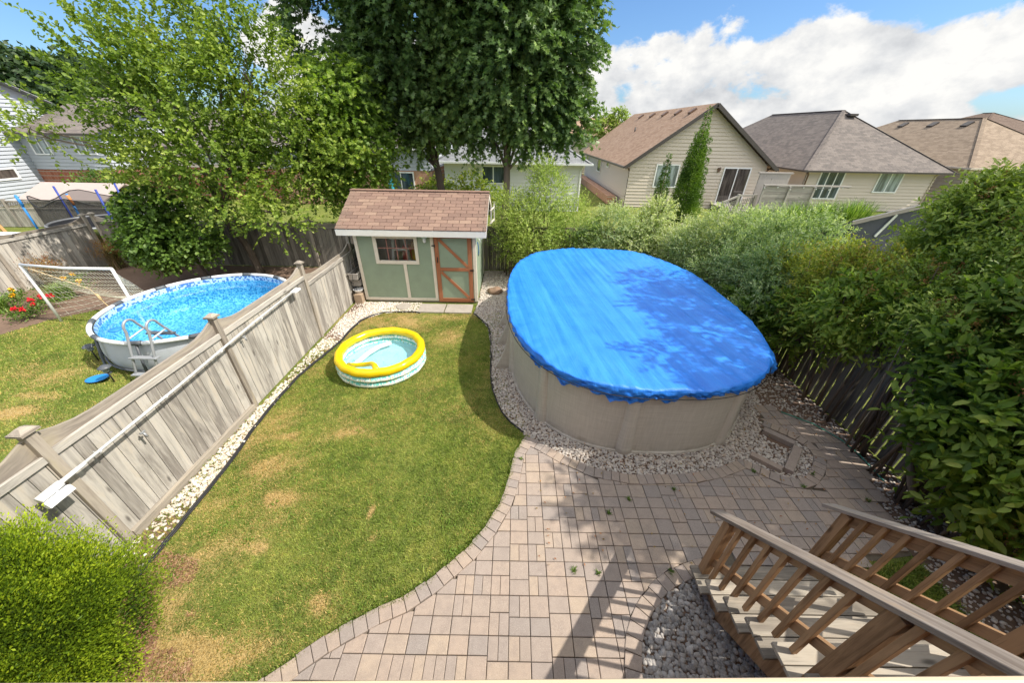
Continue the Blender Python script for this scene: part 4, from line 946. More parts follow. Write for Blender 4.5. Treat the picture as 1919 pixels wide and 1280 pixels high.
m.tube(q, .05, 12); m.build('white_bolster', M['clearw'], KP)

# ---------------- garden shed ----------------
def tabm():
    m, n = new_mat('brown_shingle_tabs'); pos = n('ShaderNodeNewGeometry').outputs['Position']; rn = n('ShaderNodeAttribute', dict(attribute_name='rnd')).outputs['Fac']
    c = n.ramp(rn, [(0, (.17, .11, .088)), (.35, (.215, .14, .11)), (.7, (.24, .155, .12)), (1, (.29, .20, .15))]); g = n.noise(pos, 170, 2, .7); b = n.noise(pos, 5, 4, .6)
    x = n('ShaderNodeSeparateXYZ', Vector=pos).outputs[0]; edge = n.math('MAXIMUM', n.smap(x, -4.15, -4.5), n.smap(x, -1.0, -.7))
    c = n.mix(n.smap(b, .45, .7, 0, .35), c, (.19, .13, .10)); c = n.mix(n.math('MULTIPLY', n.smap(n.noise(pos, 22, 4, .7), .45, .62), n.math('MULTIPLY', edge, .7)), c, (.15, .13, .10))
    c = n.mix(n.smap(g, .5, .7, 0, .4), c, (.55, .4, .33)); c = n.mix(n.smap(g, .45, .3, 0, .4), c, (.1, .06, .05)); finish(n, prin(n, c, .95, 0, .15), g, .4, .004); return m
SH = thing('garden_shed', 'sage green shed with brown shingle roof and orange-brown braced door', 'shed', (-2.6, 9.2, 0)); SO = (-2.6, 9.2, 0)
x0, x1, y0, y1, ze = -4.2, -1.02, 9.2, 11.5, 2.05; yr, zr = 10.35, 2.8; wx0, wx1, wz0, wz1 = -3.62, -2.63, 1.22, 1.83
m = MB(SO); T = .06
for (a, b, c, d) in ((x0, wx0, 0, ze), (wx1, x1, 0, ze), (wx0, wx1, 0, wz0), (wx0, wx1, wz1, ze)): m.box(a, b, y0, y0+T, c if c else .06, d)
m.box(x0, x1, y1-T, y1, .06, ze)
for xx in (x0, x1-T):
    m.box(xx, xx+T, y0+T, y1-T, .06, ze)
    m.add([(xx+e, y, z) for e in (0, T) for (y, z) in ((y0, ze), (y1, ze), (yr, zr-.05))], [(0, 1, 2), (3, 5, 4), (0, 2, 5, 3), (1, 4, 5, 2), (0, 3, 4, 1)])
m.build('wall', M['green'], SH)
m = MB(SO); m.box(x0+.02, x1-.02, y0+.02, y1-.02, .0, .055); m.build('floor', M['concrete'], SH)
def slab(m, pts, th):
    n_ = (Vector(pts[1])-Vector(pts[0])).cross(Vector(pts[3])-Vector(pts[0])).normalized()
    m.add([Vector(p)-n_*th for p in pts]+[Vector(p) for p in pts], [(3, 2, 1, 0), (4, 5, 6, 7), (0, 1, 5, 4), (1, 2, 6, 5), (2, 3, 7, 6), (3, 0, 4, 7)])
rx0, rx1, ry0, rz0, ry1 = -4.5, -.70, 8.93, 2.11, 11.77
m = MB(SO); slab(m, [(rx0, ry0, rz0), (rx1, ry0, rz0), (rx1, yr, zr+.02), (rx0, yr, zr+.02)], .03); slab(m, [(rx1, ry1, rz0), (rx0, ry1, rz0), (rx0, yr, zr+.02), (rx1, yr, zr+.02)], .03)
rf = m.build('roof', M['shed_roof'], SH)
# every course as a real row of tabs
m = MB(SO); n_ = 12; sl_ = Vector((0, yr-ry0, zr+.02-rz0)); Ls = sl_.length; sl_.normalize(); up_ = Vector((0, -sl_.z, sl_.y))
for r_ in range(n_):
    s0 = r_*Ls/n_; X = rx0-random.random()*.31*0-(.155 if r_ % 2 else 0)
    while X < rx1:
        a, b = max(X, rx0-.008), min(X+.31, rx1+.008); X += .31
        if b-a < .03: continue
        c0 = Vector(((a+b)/2, ry0-.012, rz0))+sl_*(s0+Ls/n_*.5)+up_*(.009+random.uniform(0, .002)); h = Ls/n_*.5+.008
        m.obox(c0, (Vector((1, 0, 0)), (sl_+up_*-.045).normalized(), (up_+sl_*.045).normalized()), ((b-a)/2-.007, h, .006))
m.build('shingles', tabm(), rf)
m = MB(SO); m.beam((rx0-.01, yr, zr+.035), (rx1+.01, yr, zr+.035), .18, .02); m.build('ridge_cap', plain('weathered_ridge', (.27, .17, .13), .95, .35, 30, bump=.6), rf)
for ya_, yb_ in ((ry0-.022, ry0-.002), (ry1+.002, ry1+.022)): m = MB(SO); m.box(rx0, rx1, ya_, yb_, rz0-.165, rz0-.012); m.build('fascia', M['fascia'], SH, .004)
for xx in (rx0+.012, rx1-.012):
    for (a, b) in (((xx, ry0, rz0-.09), (xx, yr-.03, zr-.085)), ((xx, ry1, rz0-.09), (xx, yr+.03, zr-.085))): m = MB(SO); m.beam(a, b, .022, .11, up=(0, 0, 1)); m.build('barge_board', M['trim'], SH)
m = MB(SO); m.box(rx0+.02, rx1-.02, ry0, y0, rz0-.06, rz0-.045); m.build('soffit', M['trim'], SH)
f = y0-.022
for q_ in ((x0-.01, x0+.075, f, y0-.001, .06, 1.97), (x1-.07, x1+.012, f, y0-.001, .06, 1.97), (-2.2, -2.12, f, y0-.001, .06, 1.97), (x0+.076, -2.201, f+.002, y0-.001, .06, .14),
           (-2.99, -2.905, f, y0-.001, .141, 1.135), (-3.16, -3.08, f, y0-.001, 1.915, 1.97), (x1+.001, x1+.02, y0+.0, y0+.08, .06, 1.97), (x1+.001, x1+.02, y1-.09, y1, .06, 1.97)):
    m = MB(SO); m.box(*q_); m.build('trim_board', M['trim'], SH, .003)
m = MB(SO)
for (a, b, c, d) in ((-3.715, -3.62, 1.135, 1.915), (-2.63, -2.545, 1.135, 1.915), (-3.62, -2.63, 1.135, 1.225), (-3.62, -2.63, 1.825, 1.915)): m.box(a, b, y0-.03, y0+.02, c, d)
wf = m.build('window', M['trim'], SH, .003)
m = MB(SO)
for x in (-3.37, -3.12, -2.87): m.box(x-.011, x+.011, y0+.02, y0+.035, wz0, wz1)
m.box(wx0, wx1, y0+.022, y0+.033, 1.545, 1.565); m.build('muntin', plain('muntin_pink', (.33, .16, .13)), wf)
m = MB(SO); m.box(wx0, wx1, y0+.036, y0+.041, wz0, wz1); m.build('pane', M['clear'], wf)
# door
m = MB(SO); m.box(-2.1, -1.115, y0-.022, y0-.002, .05, 1.93); dr = m.build('door', M['green'], SH)
m = MB(SO); D0, D1 = y0-.045, y0-.0225
m.box(-2.1, -1.99, D0, D1, .05, 1.93); m.box(-1.225, -1.115, D0, D1, .05, 1.93); m.box(-1.989, -1.226, D0, D1, .05, .16); m.box(-1.989, -1.226, D0, D1, .97, 1.06); m.box(-1.989, -1.226, D0, D1, 1.86, 1.93)
for (a, b) in (((-1.97, 1.83), (-1.24, 1.09)), ((-1.97, .94), (-1.24, .18))): m.beam((a[0], y0-.036, a[1]), (b[0], y0-.036, b[1]), .018, .075, up=(1, 0, 1))
m.build('door_frame', M['rust'], dr, .002)
m = MB(SO)
for (x, z, w) in ((-1.13, 1.0, .11), (-1.13, .14, .11), (-2.12, 1.66, .09)): m.box(x-w/2, x+w/2, D0-.012, D0-.001, z-.016, z+.016); m.box(x+.02, x+.045, D0-.018, D0-.0125, z-.04, z+.04)
m.build('hinge', M['black'], dr)
m = MB(SO); m.box(-2.055, -2.03, D0-.01, D0-.001, 1.2, 1.36); m.tube([(-2.042, D0-.005, 1.34), (-2.042, D0-.04, 1.32), (-2.042, D0-.04, 1.24), (-2.042, D0-.005, 1.22)], .007, 6); m.build('handle', M['black'], dr)
LF = thing('wall_lamp', 'small pale green lamp under the eave of the garden shed', 'lamp', (-2.33, 9.12, 1.85)); LFo = (-2.33, 9.12, 1.85); pg = plain('pale_green_paint', (.5, .6, .5), .4)
m = MB(LFo); m.box(-2.43, -2.23, 9.1, 9.19, 1.9, 1.96); m.box(-2.39, -2.27, 9.08, 9.18, 1.86, 1.9); m.build('bracket', pg, LF, .006)
m = MB(LFo); m.lathe((-2.33, 9.12, 1.80), [(.0, -.06), (.035, -.045), (.045, 0), (.035, .05), (.02, .06)], 14); m.build('lamp_bulb', M['white'], LF)
# things behind the shed window
S1 = thing('step_ladder', 'white plastic step stool seen through the shed window', 'step stool', (-3.15, 9.6, 1.0))
m = MB((-3.15, 9.6, 1.0))
for (a, b) in (((-3.38, 9.5, .95), (-3.3, 9.55, 1.72)), ((-2.86, 9.5, .95), (-2.98, 9.55, 1.72))): m.beam(a, b, .07, .05)
m.build('leg', M['white'], S1); m = MB((-3.15, 9.6, 1.0)); m.box(-3.36, -2.94, 9.48, 9.75, 1.72, 1.77); m.build('seat', M['white'], S1)
m = MB((-3.15, 9.6, 1.0)); m.box(-3.33, -2.94, 9.53, 9.57, 1.4, 1.46); m.build('rung', M['white'], S1)
for i, (x, z, w, h, c, nm, lb) in enumerate([(-3.0, 1.25, .16, .22, (.6, .05, .06), 'toy_box', 'red box seen through the shed window'), (-2.76, 1.3, .14, .3, (.45, .2, .04), 'storage_tub', 'orange and green tub behind the right panes of the shed window'), (-3.48, 1.3, .14, .3, (.12, .09, .1), 'storage_bag', 'dark bag behind the left panes of the shed window')]):
    m = MB((x, 9.8, z-.3)); m.box(x-w, x+w, 9.7, 9.95, z-h-.3, z+h, None, .85); tag(m.build(nm, plain(nm+'_paint', c, .5, .3, 10), None, .02), lb, 'storage box')
m = MB((-3.1, 9.75, .9)); m.box(-3.9, -2.4, 9.42, 10.1, .66, .70); tag(m.build('shelf_board', M['deck']), 'brown shelf board inside the shed window', 'shelf')
# bits stored between fence and shed
G = 'stored things between fence and shed'
def trough(loc, label, c):
    r_ = thing('planter_box', label, 'planter', loc, G); m = MB(loc); x, y, z = loc
    m.box(x-.09, x+.09, y-.32, y+.32, z, z+.02); [m.box(*b) for b in ((x-.11, x-.09, y-.34, y+.34, z, z+.17), (x+.09, x+.11, y-.34, y+.34, z, z+.17), (x-.09, x+.09, y-.34, y-.32, z, z+.17), (x-.09, x+.09, y+.32, y+.34, z, z+.17))]
    m.build('box', c, r_); m = MB(loc); [m.box(*b) for b in ((x-.13, x-.111, y-.36, y+.36, z+.14, z+.175), (x+.111, x+.13, y-.36, y+.36, z+.14, z+.175))]; m.build('rim', c, r_)
trough((-4.36, 9.35, .72), 'grey planter box high between fence and shed', M['greywood']); trough((-4.36, 9.45, .5), 'grey planter box under the higher one between fence and shed', M['greywood'])
r_ = thing('wire_rack', 'thin black wire rack leaning between fence and shed', 'rack', (-4.37, 9.2, 0), G); m = MB((-4.37, 9.2, 0))
for y in (9.0, 9.15, 9.3, 9.45, 9.6, 9.75): m.tube([(-4.45, y, 0), (-4.33, y, 1.25)], .006, 5)
for z in (.1, .45, .7, 1.0, 1.2): m.tube([(-4.44+.1*z, 8.98, z), (-4.44+.1*z, 9.78, z)], .008, 5)
m.build('grid', M['black'], r_)
m = MB((-4.36, 9.15, .3)); m.lathe((-4.36, 9.15, .3), [(.08, 0), (.13, .1), (.14, .1), (.135, .09), (.09, .01), (0, .01)], 18); tag(m.build('plastic_bowl', M['white']), 'white plastic bowl beside the shed corner', 'bowl', G)
m = MB((-4.36, 9.1, 0)); m.box(-4.46, -4.24, 8.99, 9.25, 0, .29); tag(m.build('block', plain('tan_block', (.36, .27, .19), .9, .2), None, .01), 'tan block standing between fence and shed', 'block', G)
r_ = thing('hanging_hooks', 'pale metal hooks and a blue tie on the right wall of the shed', 'hooks', (-1.0, 9.5, 1.6)); 
for y in (9.45, 9.75, 10.05): m = MB((-1.0, 9.5, 1.6)); m.tube([(-1.0, y, 1.75), (-.93, y, 1.78), (-.9, y, 1.7), (-.93, y, 1.64)], .008, 6); m.build('hook', M['alu'], r_); m = MB((-1.0, 9.5, 1.6)); m.tube([(-.98, 9.45, 1.7), (-.96, 9.47, 1.55), (-.95, 9.42, 1.42), (-.97, 9.5, 1.3), (-.96, 9.44, 1.45)], .012, 6); m.build('blue_tie', M['blue'], r_)
# white decorative bracket at the gable end
m = MB((-.66, 10.6, 2.1)); 
for a, b in (((-.68, 10.3, 2.35), (-.6, 10.9, 2.35)), ((-.68, 10.3, 2.0), (-.6, 10.9, 2.0)), ((-.66, 10.35, 2.0), (-.66, 10.35, 2.45)), ((-.6, 10.85, 1.95), (-.6, 10.85, 2.45))): m.beam(a, b, .03, .03)
tag(m.build('plant_bracket', M['trim']), 'cream wooden bracket at the right gable of the shed', 'bracket')

# ---------------- white pole on the fence ----------------
PP = thing('pool_pole', 'long white pool pole with a brush head hung on the fence', 'pole', (-4.42, 2.1, 1.25)); Po = (-4.42, 2.1, 1.25)
m = MB(Po); m.tube([(-4.4, 2.15, 1.27), (-4.4, 3.6, 1.33), (-4.41, 5.2, 1.42), (-4.41, 6.5, 1.46)], .017, 10); m.build('pole', M['alu'], PP)
m = MB(Po); m.tube([(-4.4, 2.15, 1.27), (-4.4, 2.4, 1.275)], .022, 10); m.tube([(-4.4, 1.98, 1.26), (-4.4, 2.17, 1.265)], .038, 12); m.build('sleeve', M['white'], PP)
m = MB(Po); m.obox((-4.345, 2.07, 1.2), ((1, 0, .3), (0, 1, 0), (-.3, 0, 1)), (.025, .11, .035)); m.tube([(-4.4, 2.1, 1.25), (-4.35, 2.1, 1.21)], .012, 6); m.build('brush_head', M['white'], PP, .006)
m = MB(Po); m.obox((-4.38, 6.52, 1.46), ((1, 0, 0), (0, 1, 0), (0, 0, 1)), (.05, .1, .02)); m.build('end_bracket', M['white'], PP, .006)
for y in (2.55, 3.4, 4.4, 5.4): m = MB(Po); m.tube([(-4.47, y, 1.25+.045*(y-2)), (-4.40, y, 1.22+.045*(y-2)), (-4.37, y, 1.27+.045*(y-2))], .008, 6); m.build('hook', M['alu'], PP)
for y, z in ((3.0, 1.08), (4.95, 1.28)):
    r_ = thing('fence_tap', ['small metal tap on the fence boards near the pole end', 'small metal fitting on the fence post below the pole'][y > 4], 'fitting', (-4.48, y, z)); m = MB((-4.48, y, z)); m.tube([(-4.485, y, z), (-4.43, y, z), (-4.42, y, z-.05)], .013, 8); m.build('spout', M['steel'], r_)
    m = MB((-4.48, y, z)); m.box(-4.45, -4.435, y-.03, y+.03, z+.015, z+.03); m.build('lever', M['steel'], r_)
# ---------------- deck stairs ----------------
ST = thing('deck_stairs', 'weathered wooden stairs with brown balusters and grey cap rails in the lower right', 'stairs', (2.75, 1.2, 0)); SO = (2.75, 1.2, 0)
RISE, RUN, NS, YN, XL, XR = .2, .235, 8, 2.05, 2.02, 3.42
for i in range(NS):
    z = RISE*(i+1); y = YN-RUN*i
    for k in range(2):
        m = MB(SO); m.box(XL, XR+.04, y-.135-k*.142, y-k*.142, z-.036, z); m.build('tread', M['tread'], ST, .004)
for x in (XL+.15, 2.75, XR-.06):
    m = MB(SO); pts = [(YN-.06, 0), (YN-.06, RISE-.04)]
    for i in range(NS):
        y = YN-RUN*i-.03; pts += [(y-RUN, RISE*(i+1)-.04)] if False else []
    prof = [(YN-.03, 0.0), (YN-.03, RISE-.037)]
    for i in range(NS-1): prof += [(YN-RUN*(i+1)-.03, RISE*(i+1)-.037), (YN-RUN*(i+1)-.03, RISE*(i+2)-.037)]
    prof += [(YN-RUN*NS-.03, RISE*NS-.037), (YN-RUN*NS-.03, RISE*NS-.35), (YN-.42, 0)]
    n_ = len(prof); vs = [(x-.019, a, b) for a, b in prof]+[(x+.019, a, b) for a, b in prof]
    m.add(vs, [tuple(range(n_)), tuple(range(n_, 2*n_))[::-1]]+[(i, n_+i, n_+(i+1) % n_, (i+1) % n_) for i in range(n_)]); m.build('stringer', M['deck'], ST)
SL = .885
def railz(y, y0=2.2, z0=.93): return z0+(y0-y)*SL
def railing(x, side, ytop, y0, lower=.62, big=False):
    zr_ = lambda y: railz(y, y0, .95)
    m = MB(SO); m.beam((x, y0, zr_(y0)), (x, ytop, zr_(ytop)), .14, .036); m.build('cap_rail', M['decktop'], ST, .006)
    m = MB(SO); w = .14 if big else .09; dz = .03+w/2*1.1
    m.beam((x-side*.02, y0-.16, zr_(y0-.16)-dz), (x-side*.02, ytop, zr_(ytop)-dz), .038, w); m.build('top_rail', M['deck'], ST, .004)
    m = MB(SO); m.beam((x-side*.02, y0-.2, zr_(y0-.2)-lower-.1), (x-side*.02, ytop, zr_(ytop)-lower-.1), .038, .09); m.build('bottom_rail', M['deck'], ST, .004)
    y = y0-.34; k = 0
    while y > ytop+.03:
        m = MB(SO); zt = zr_(y)-.035; xo = x+side*.02; m.box(xo-.019, xo+.019, y-.019, y+.019, zt-lower-.30, zt); m.build('baluster', M['deck'], ST, .003); y -= .135; k += 1
        if k in (7,): y -= .13
    for yp, wd in ((y0-.2, .045), (y0-.2-.135*8-.05, .05)):
        if yp < ytop: continue
        m = MB(SO); zt = zr_(yp)-.03; zb = max(0, (YN-yp)/RUN*RISE-.25) if yp < y0-.4 else 0
        m.box(x-.045, x+.045, yp-wd, yp+wd*.9, zb, zt); m.build('post', M['deck'], ST, .004)
railing(2.15, -1, .12, 2.2); railing(3.38, -1, .12, 2.3, big=True)
m = MB((3.9, .1, 0)); LDK = thing('deck_landing', 'wooden landing at the head of the deck stairs against the house', 'deck', (3.4, .0, 0))
for k in range(2): m = MB((3.4, 0, 0)); m.box(2.0, 5.2, .02-.0+k*.0-.30+.142*k, .155-.30+.142*k-.002, 1.57, 1.605); m.build('deck_board', M['tread'], LDK, .004)
m = MB((3.4, 0, 0)); m.box(2.05, 2.14, -.28, -.19, 0, 1.565); m.build('post', M['deck'], LDK); m = MB((3.4, 0, 0)); m.box(5.05, 5.14, -.28, -.19, 0, 1.565); m.build('post', M['deck'], LDK)

# ---------------- the house we look out of ----------------
HW = thing('own_house', 'house wall and pale window sill under the viewpoint at the lower edge', 'house', (0, -.4, 0)); ya = R(1.1)
m = MB((0, -.4, 0)); ux = Vector((math.cos(ya), math.sin(ya), 0)); uy = Vector((-math.sin(ya), math.cos(ya), 0)); Zv = Vector((0, 0, 1))
def wb(m, a, b, c, d, z0, z1): m.obox(ux*((a+b)/2)+uy*((c+d)/2)+Zv*((z0+z1)/2), (ux, uy, Zv), ((b-a)/2, (d-c)/2, (z1-z0)/2))
for (a, b, c, d) in ((-6, -1.2, 0, 5.6), (1.4, 6, 0, 5.6), (-1.2, 1.4, 0, 3.8), (-1.2, 1.4, 5.2, 5.6)): wb(m, a, b, -.55, -.4, c, d)
m.build('wall', M['brick2'], HW); m = MB((0, -.4, 0)); wb(m, -1.3, 1.5, -.56, .1145, 3.83, 3.868); m.build('window_sill', plain('tan_sill_paint', (.62, .48, .33), .5), HW, .004)

# ---------------- goal, lights, neighbour garden ----------------
GO = thing('football_goal', 'white tube football goal with sagging net on the left lawn', 'goal', (-10.2, 7.6, 0)); Go = (-10.2, 7.6, 0)
gl, gr = Vector((-11.31, 7.66, 0)), Vector((-9.05, 7.5, 0)); H = 1.48
for p in (gl, gr): m = MB(Go); m.tube([p, p+Vector((0, 0, H))], .03, 10); m.build('post', M['white'], GO)
m = MB(Go); m.tube([gl+Vector((0, 0, H)), (gl+gr)/2+Vector((0, 0, H-.04)), gr+Vector((0, 0, H))], .03, 10); m.build('crossbar', M['white'], GO)
bl, br = Vector((-11.0, 9.2, .02)), Vector((-9.1, 9.0, .02))
def netpt(u, v):
    top = gl.lerp(gr, u)+Vector((0, 0, H-.04)); bot = bl.lerp(br, u); p = top.lerp(bot, v); p.z -= .32*math.sin(math.pi*v)*(1-.3*abs(2*u-1)); p.z = max(p.z, .02); p.y -= .1*math.sin(math.pi*v); p.x += .02*math.sin(v*25+u*9); return p
m = MB(Go)
for i in range(25): m.tube([netpt(i/24, j/18) for j in range(19)], .0045, 3, cap=False)
for j in range(19): m.tube([netpt(i/24, j/18) for i in range(25)], .0045, 3, cap=False)
for (p, b) in ((gl, bl), (gr, br)):
    for j in range(1, 9):
        t = j/9; a = p+Vector((0, 0, H*(1-t))); q = netpt(0 if p is gl else 1, t); m.tube([a, (a+q)/2-Vector((0, 0, .05)), q], .0045, 3, cap=False)
    for k in range(1, 7):
        t = k/7; m.tube([(p+Vector((0, 0, H*(1-j/9)))).lerp(netpt(0 if p is gl else 1, j/9), t)-Vector((0, 0, .05*math.sin(math.pi*t))) for j in range(10)], .0045, 3, cap=False)
m.build('net', plain('cream_net_cord', (.62, .6, .5), .8), GO)
m = MB(Go); m.tube([gl+Vector((.05, 0, H-.05)), (-10.9, 8.3, .62), (-10.4, 8.1, .1)], .012, 6); m.tube([(-10.75, 8.25, .5), (-10.65, 8.2, .36)], .03, 8); m.build('strap', plain('tan_strap', (.6, .45, .25), .7), GO)
for i, (x, y) in enumerate([(-7.68, 5.31), (-8.72, 6.02)]):
    lb = ['black solar lamp standing in the sun beside the blue skimmer net', 'black solar lamp in the shadow left of the round pool'][i]
    r_ = thing('solar_lamp', lb, 'garden lamp', (x, y, 0), 'solar lamps by the round pool'); o = (x, y, 0)
    m = MB(o); m.tube([(x, y, 0), (x, y, .24)], .012, 8); m.build('stake', M['black'], r_)
    m = MB(o); m.lathe((x, y, .24), [(.02, 0), (.045, .01), (.055, .09), (.05, .1)], 14); m.build('lamp_glass', M['glass_l'], r_)
    m = MB(o); m.lathe((x, y, .34), [(.1, 0), (.1, .012), (.05, .045), (.0, .05)], 16); m.build('cap', M['dksteel'], r_)
r_ = thing('skimmer_net', 'flat blue leaf skimmer lying on the left lawn', 'skimmer', (-8.0, 5.35, 0)); o = (-8, 5.35, 0)
m = MB(o); m.add([(-8.03+.2*math.cos(a), 5.35+.13*math.sin(a), .05+.02*math.cos(a)) for a in np.linspace(0, 6.28, 24, endpoint=False)], [tuple(range(24))]); m.build('mesh', plain('bright_blue_mesh', (.02, .25, .6), .6), r_)
m = MB(o); m.tube([(-8.03+.2*math.cos(a), 5.35+.13*math.sin(a), .05+.02*math.cos(a)) for a in np.linspace(0, 6.28, 24, endpoint=False)], .01, 6, closed=True, cap=False); m.build('frame', M['blue'], r_)
for i, (x, y, h, s, mt, sd, lb) in enumerate([(-13.6, 11.5, .95, .34, 'l_dry', True, 'russet feathery grass clump against the corner of the far fences'), (-12.5, 11.45, .9, .3, 'l_grass', False, 'green upright grass clump right of the russet one'), (-13.9, 9.9, .85, .36, 'l_dry', True, 'russet grass clump against the far left fence'), (-11.6, 11.2, .6, .34, 'l_dry', False, 'low dry grass under the round leaved shrub'),
        (-13.4, 8.1, .6, .42, 'l_grass', False, 'arching daylily leaves left of the goal net'), (-12.7, 9.0, .62, .40, 'l_grass', False, 'daylily leaves with orange blooms behind the goal net'), (-13.9, 7.2, .55, .4, 'l_dry', False, 'dry grass mound at the left edge of the flower bed')]):
    blade_clump('ornamental_grass', lb, 'grass clump', (x, y, 0), 420, h, s, mt, 60+i, .01, 'grass clumps in the far flower bed', seeds=sd)
def flowers(pts, label, mt, seed, r=.05, leafn=500, group=None):
    c = np.mean(np.array(pts), 0); o = (float(c[0]), float(c[1]), 0); root = thing('flower_plant', label, 'flowers', o, group); rr = np.random.default_rng(seed)
    P = np.concatenate([np.array(p)+rr.normal(size=(leafn//len(pts), 3))*[.12, .12, .06]-[0, 0, .12] for p in pts]); P[:, 2] = np.abs(P[:, 2])
    leaves('foliage', P, rr.normal(size=P.shape)+[0, 0, .5], rr.normal(size=P.shape)+[0, 0, 1], .05, .035, rr.random(len(P)), M['l_round'], root, 'kite', o)
    for p in pts:
        Q = np.array(p)+rr.normal(size=(26, 3))*r*.35; D = unit(rr.normal(size=(26, 3))+[0, 0, .4]); leaves('bloom', Q, D, rr.normal(size=(26, 3)), r*1.2, r, rr.random(26), M[mt], root, 'oval', o)
flowers([(-12.35, 7.7, .3), (-12.15, 7.71, .3)], 'red rose bush at the lawn edge, the lower of two', 'red', 81, group='red rose bushes in the flower bed'); flowers([(-12.52, 8.21, .32), (-12.45, 8.38, .34), (-12.3, 8.45, .33), (-12.38, 8.1, .25)], 'red rose bush close behind the left goal post', 'red', 82, group='red rose bushes in the flower bed')
flowers([(-13.52, 8.66, .4), (-13.15, 8.35, .38)], 'yellow lilies at the left of the flower bed', 'gold', 83); flowers([(-12.8, 9.32, .5), (-12.85, 9.6, .5), (-12.25, 9.2, .45)], 'orange yellow lilies seen through the goal net', 'gold', 84)
# trampoline
TR = thing('trampoline', 'trampoline with blue foam poles and black safety net beyond the far fence', 'trampoline', (-17.4, 14.6, 0)); To = (-17.4, 14.6, 0)
for (x, y, zt, mt) in ((-18.9, 14.0, 1.9, 'blue'), (-16.9, 14.0, 1.98, 'blue'), (-16.05, 14.3, 2.1, 'navy'), (-17.0, 16.0, 2.1, 'navy'), (-19.2, 15.6, 2.0, 'navy')):
    m = MB(To); m.tube([(x, y, 0), (x, y, zt)], .035, 8); po = m.build('pole', M[mt], TR)
    if mt == 'blue': m = MB(To); m.tube([(x, y, zt-.05), (x+.03, y, zt-.4)], .045, 8); m.build('sleeve', M['orange' if x > -18 else 'blue'], po)
ring = [(-17.5+1.75*math.cos(a), 15.2+1.45*math.sin(a)) for a in np.linspace(0, 6.283, 36, endpoint=False)]
m = MB(To); m.tube([(x, y, .7) for x, y in ring], .05, 8, closed=True, cap=False); m.build('ring', M['steel'], TR); m = MB(To); m.poly([(x, y, .7) for x, y in ring]); m.build('mat', M['black'], TR)
m = MB(To); k = len(ring); zt = [1.65+.16*math.cos(i/36*6.283*5) for i in range(k)]
m.add([(x, y, .72) for x, y in ring]+[(x, y, zt[i]) for i, (x, y) in enumerate(ring)], [(i, (i+1) % k, k+(i+1) % k, k+i) for i in range(k)]); m.build('safety_net', M['net'], TR)
m = MB(To); m.tube([(x, y, zt[i]) for i, (x, y) in enumerate(ring)], .018, 5, closed=True, cap=False); m.build('net_hem', M['black'], TR)
# lattice fence of that garden
LT = thing('lattice_fence', 'grey board fence with lattice top beyond the trampoline', 'fence', (-21, 17, 0)); Lo = (-21, 17, 0); P0, P1 = Vector((-26, 16.6, 0)), Vector((-15.6, 17.4, 0)); u_ = (P1-P0).normalized()
m = MB(Lo); s = 0
while s < 10.4: m.obox(P0+u_*(s+.07)+Zv*.4, (u_, Vector((u_.y, -u_.x, 0)), Zv), (.066, .01, .4)); s += .14
m.build('board_panel', M['fence'], LT); m = MB(Lo); s = 0
while s < 10.2: m.beam(P0+u_*s+Zv*.85, P0+u_*(s+.25)+Zv*1.12, .01, .02); m.beam(P0+u_*(s+.25)+Zv*.85, P0+u_*s+Zv*1.12, .01, .02); s += .07
m.build('lattice', M['tread'], LT); 
for z in (.83, 1.14): m = MB(Lo); m.beam(P0+Zv*z, P1+Zv*z, .06, .05); m.build('rail', M['fence'], LT)
pass; [(lambda mm, s: (mm.obox(P0+u_*s+Zv*.62, (u_, Vector((u_.y, -u_.x, 0)), Zv), (.05, .05, .62)), mm.build('post', M['fence'], LT)))(MB(Lo), s) for s in (0, 2.6, 5.2, 7.8, 10.4)]
WS = thing('garden_shed', 'low white shed with pale pinkish gable roof beyond the lattice fence', 'shed', (-22, 19.5, 0)); Wo = (-22, 19.5, 0)
m = MB(Wo); a, b, c, d = -24.3, -20.4, 18.4, 20.6
m.box(a, b, c, d, 0, 1.05); m.add([(a, c, 1.05), (a+1.0, (c+d)/2, 1.5), (a, d, 1.05), (b, c, 1.05), (b, d, 1.05)], [(0, 1, 2)]); m.build('wall', M['siding_w'], WS)
m = MB(Wo); rz, rm = 1.0, 1.62
slab(m, [(a-.2, c-.3, rz), (b+.2, c-.3, rz), (b+.2, (c+d)/2, rm), (a-.2, (c+d)/2, rm)], .05); slab(m, [(b+.2, d+.3, rz), (a-.2, d+.3, rz), (a-.2, (c+d)/2, rm), (b+.2, (c+d)/2, rm)], .05)
m.build('roof', M['pink'], WS); m = MB(Wo); m.add([(a-.01, c, 1.0), (a-.01, d, 1.0), (a-.01, (c+d)/2, 1.52)], [(0, 2, 1)]); m.build('gable', M['siding_w'], WS)
PS = thing('play_set', 'wooden play frame with slanting orange post and green slide at the left edge', 'play set', (-22.5, 15.5, 0)); Po2 = (-22.5, 15.5, 0)
for i, (a, b) in enumerate((((-22.0, 15.2, 0), (-22.9, 15.4, 2.3)), ((-23.6, 15.2, 0), (-22.9, 15.4, 2.3)), ((-22.9, 15.4, 2.2), (-26, 15.8, 2.2)), ((-25.5, 15.5, 0), (-25.5, 15.7, 2.2)))): m = MB(Po2); m.beam(a, b, .1, .1); m.build('beam', plain('honey_wood%d' % i, (.42, .24, .09), .7), PS)
m = MB(Po2); m.beam((-24.3, 14.9, .9), (-23.2, 15.0, .15), .4, .04); m.build('slide', plain('green_plastic', (.01, .16, .12), .4), PS)
m = MB(Po2); m.beam((-23.9, 15.6, 1.2), (-23.0, 15.7, .5), .35, .05); m.build('ramp', M['red'], PS)
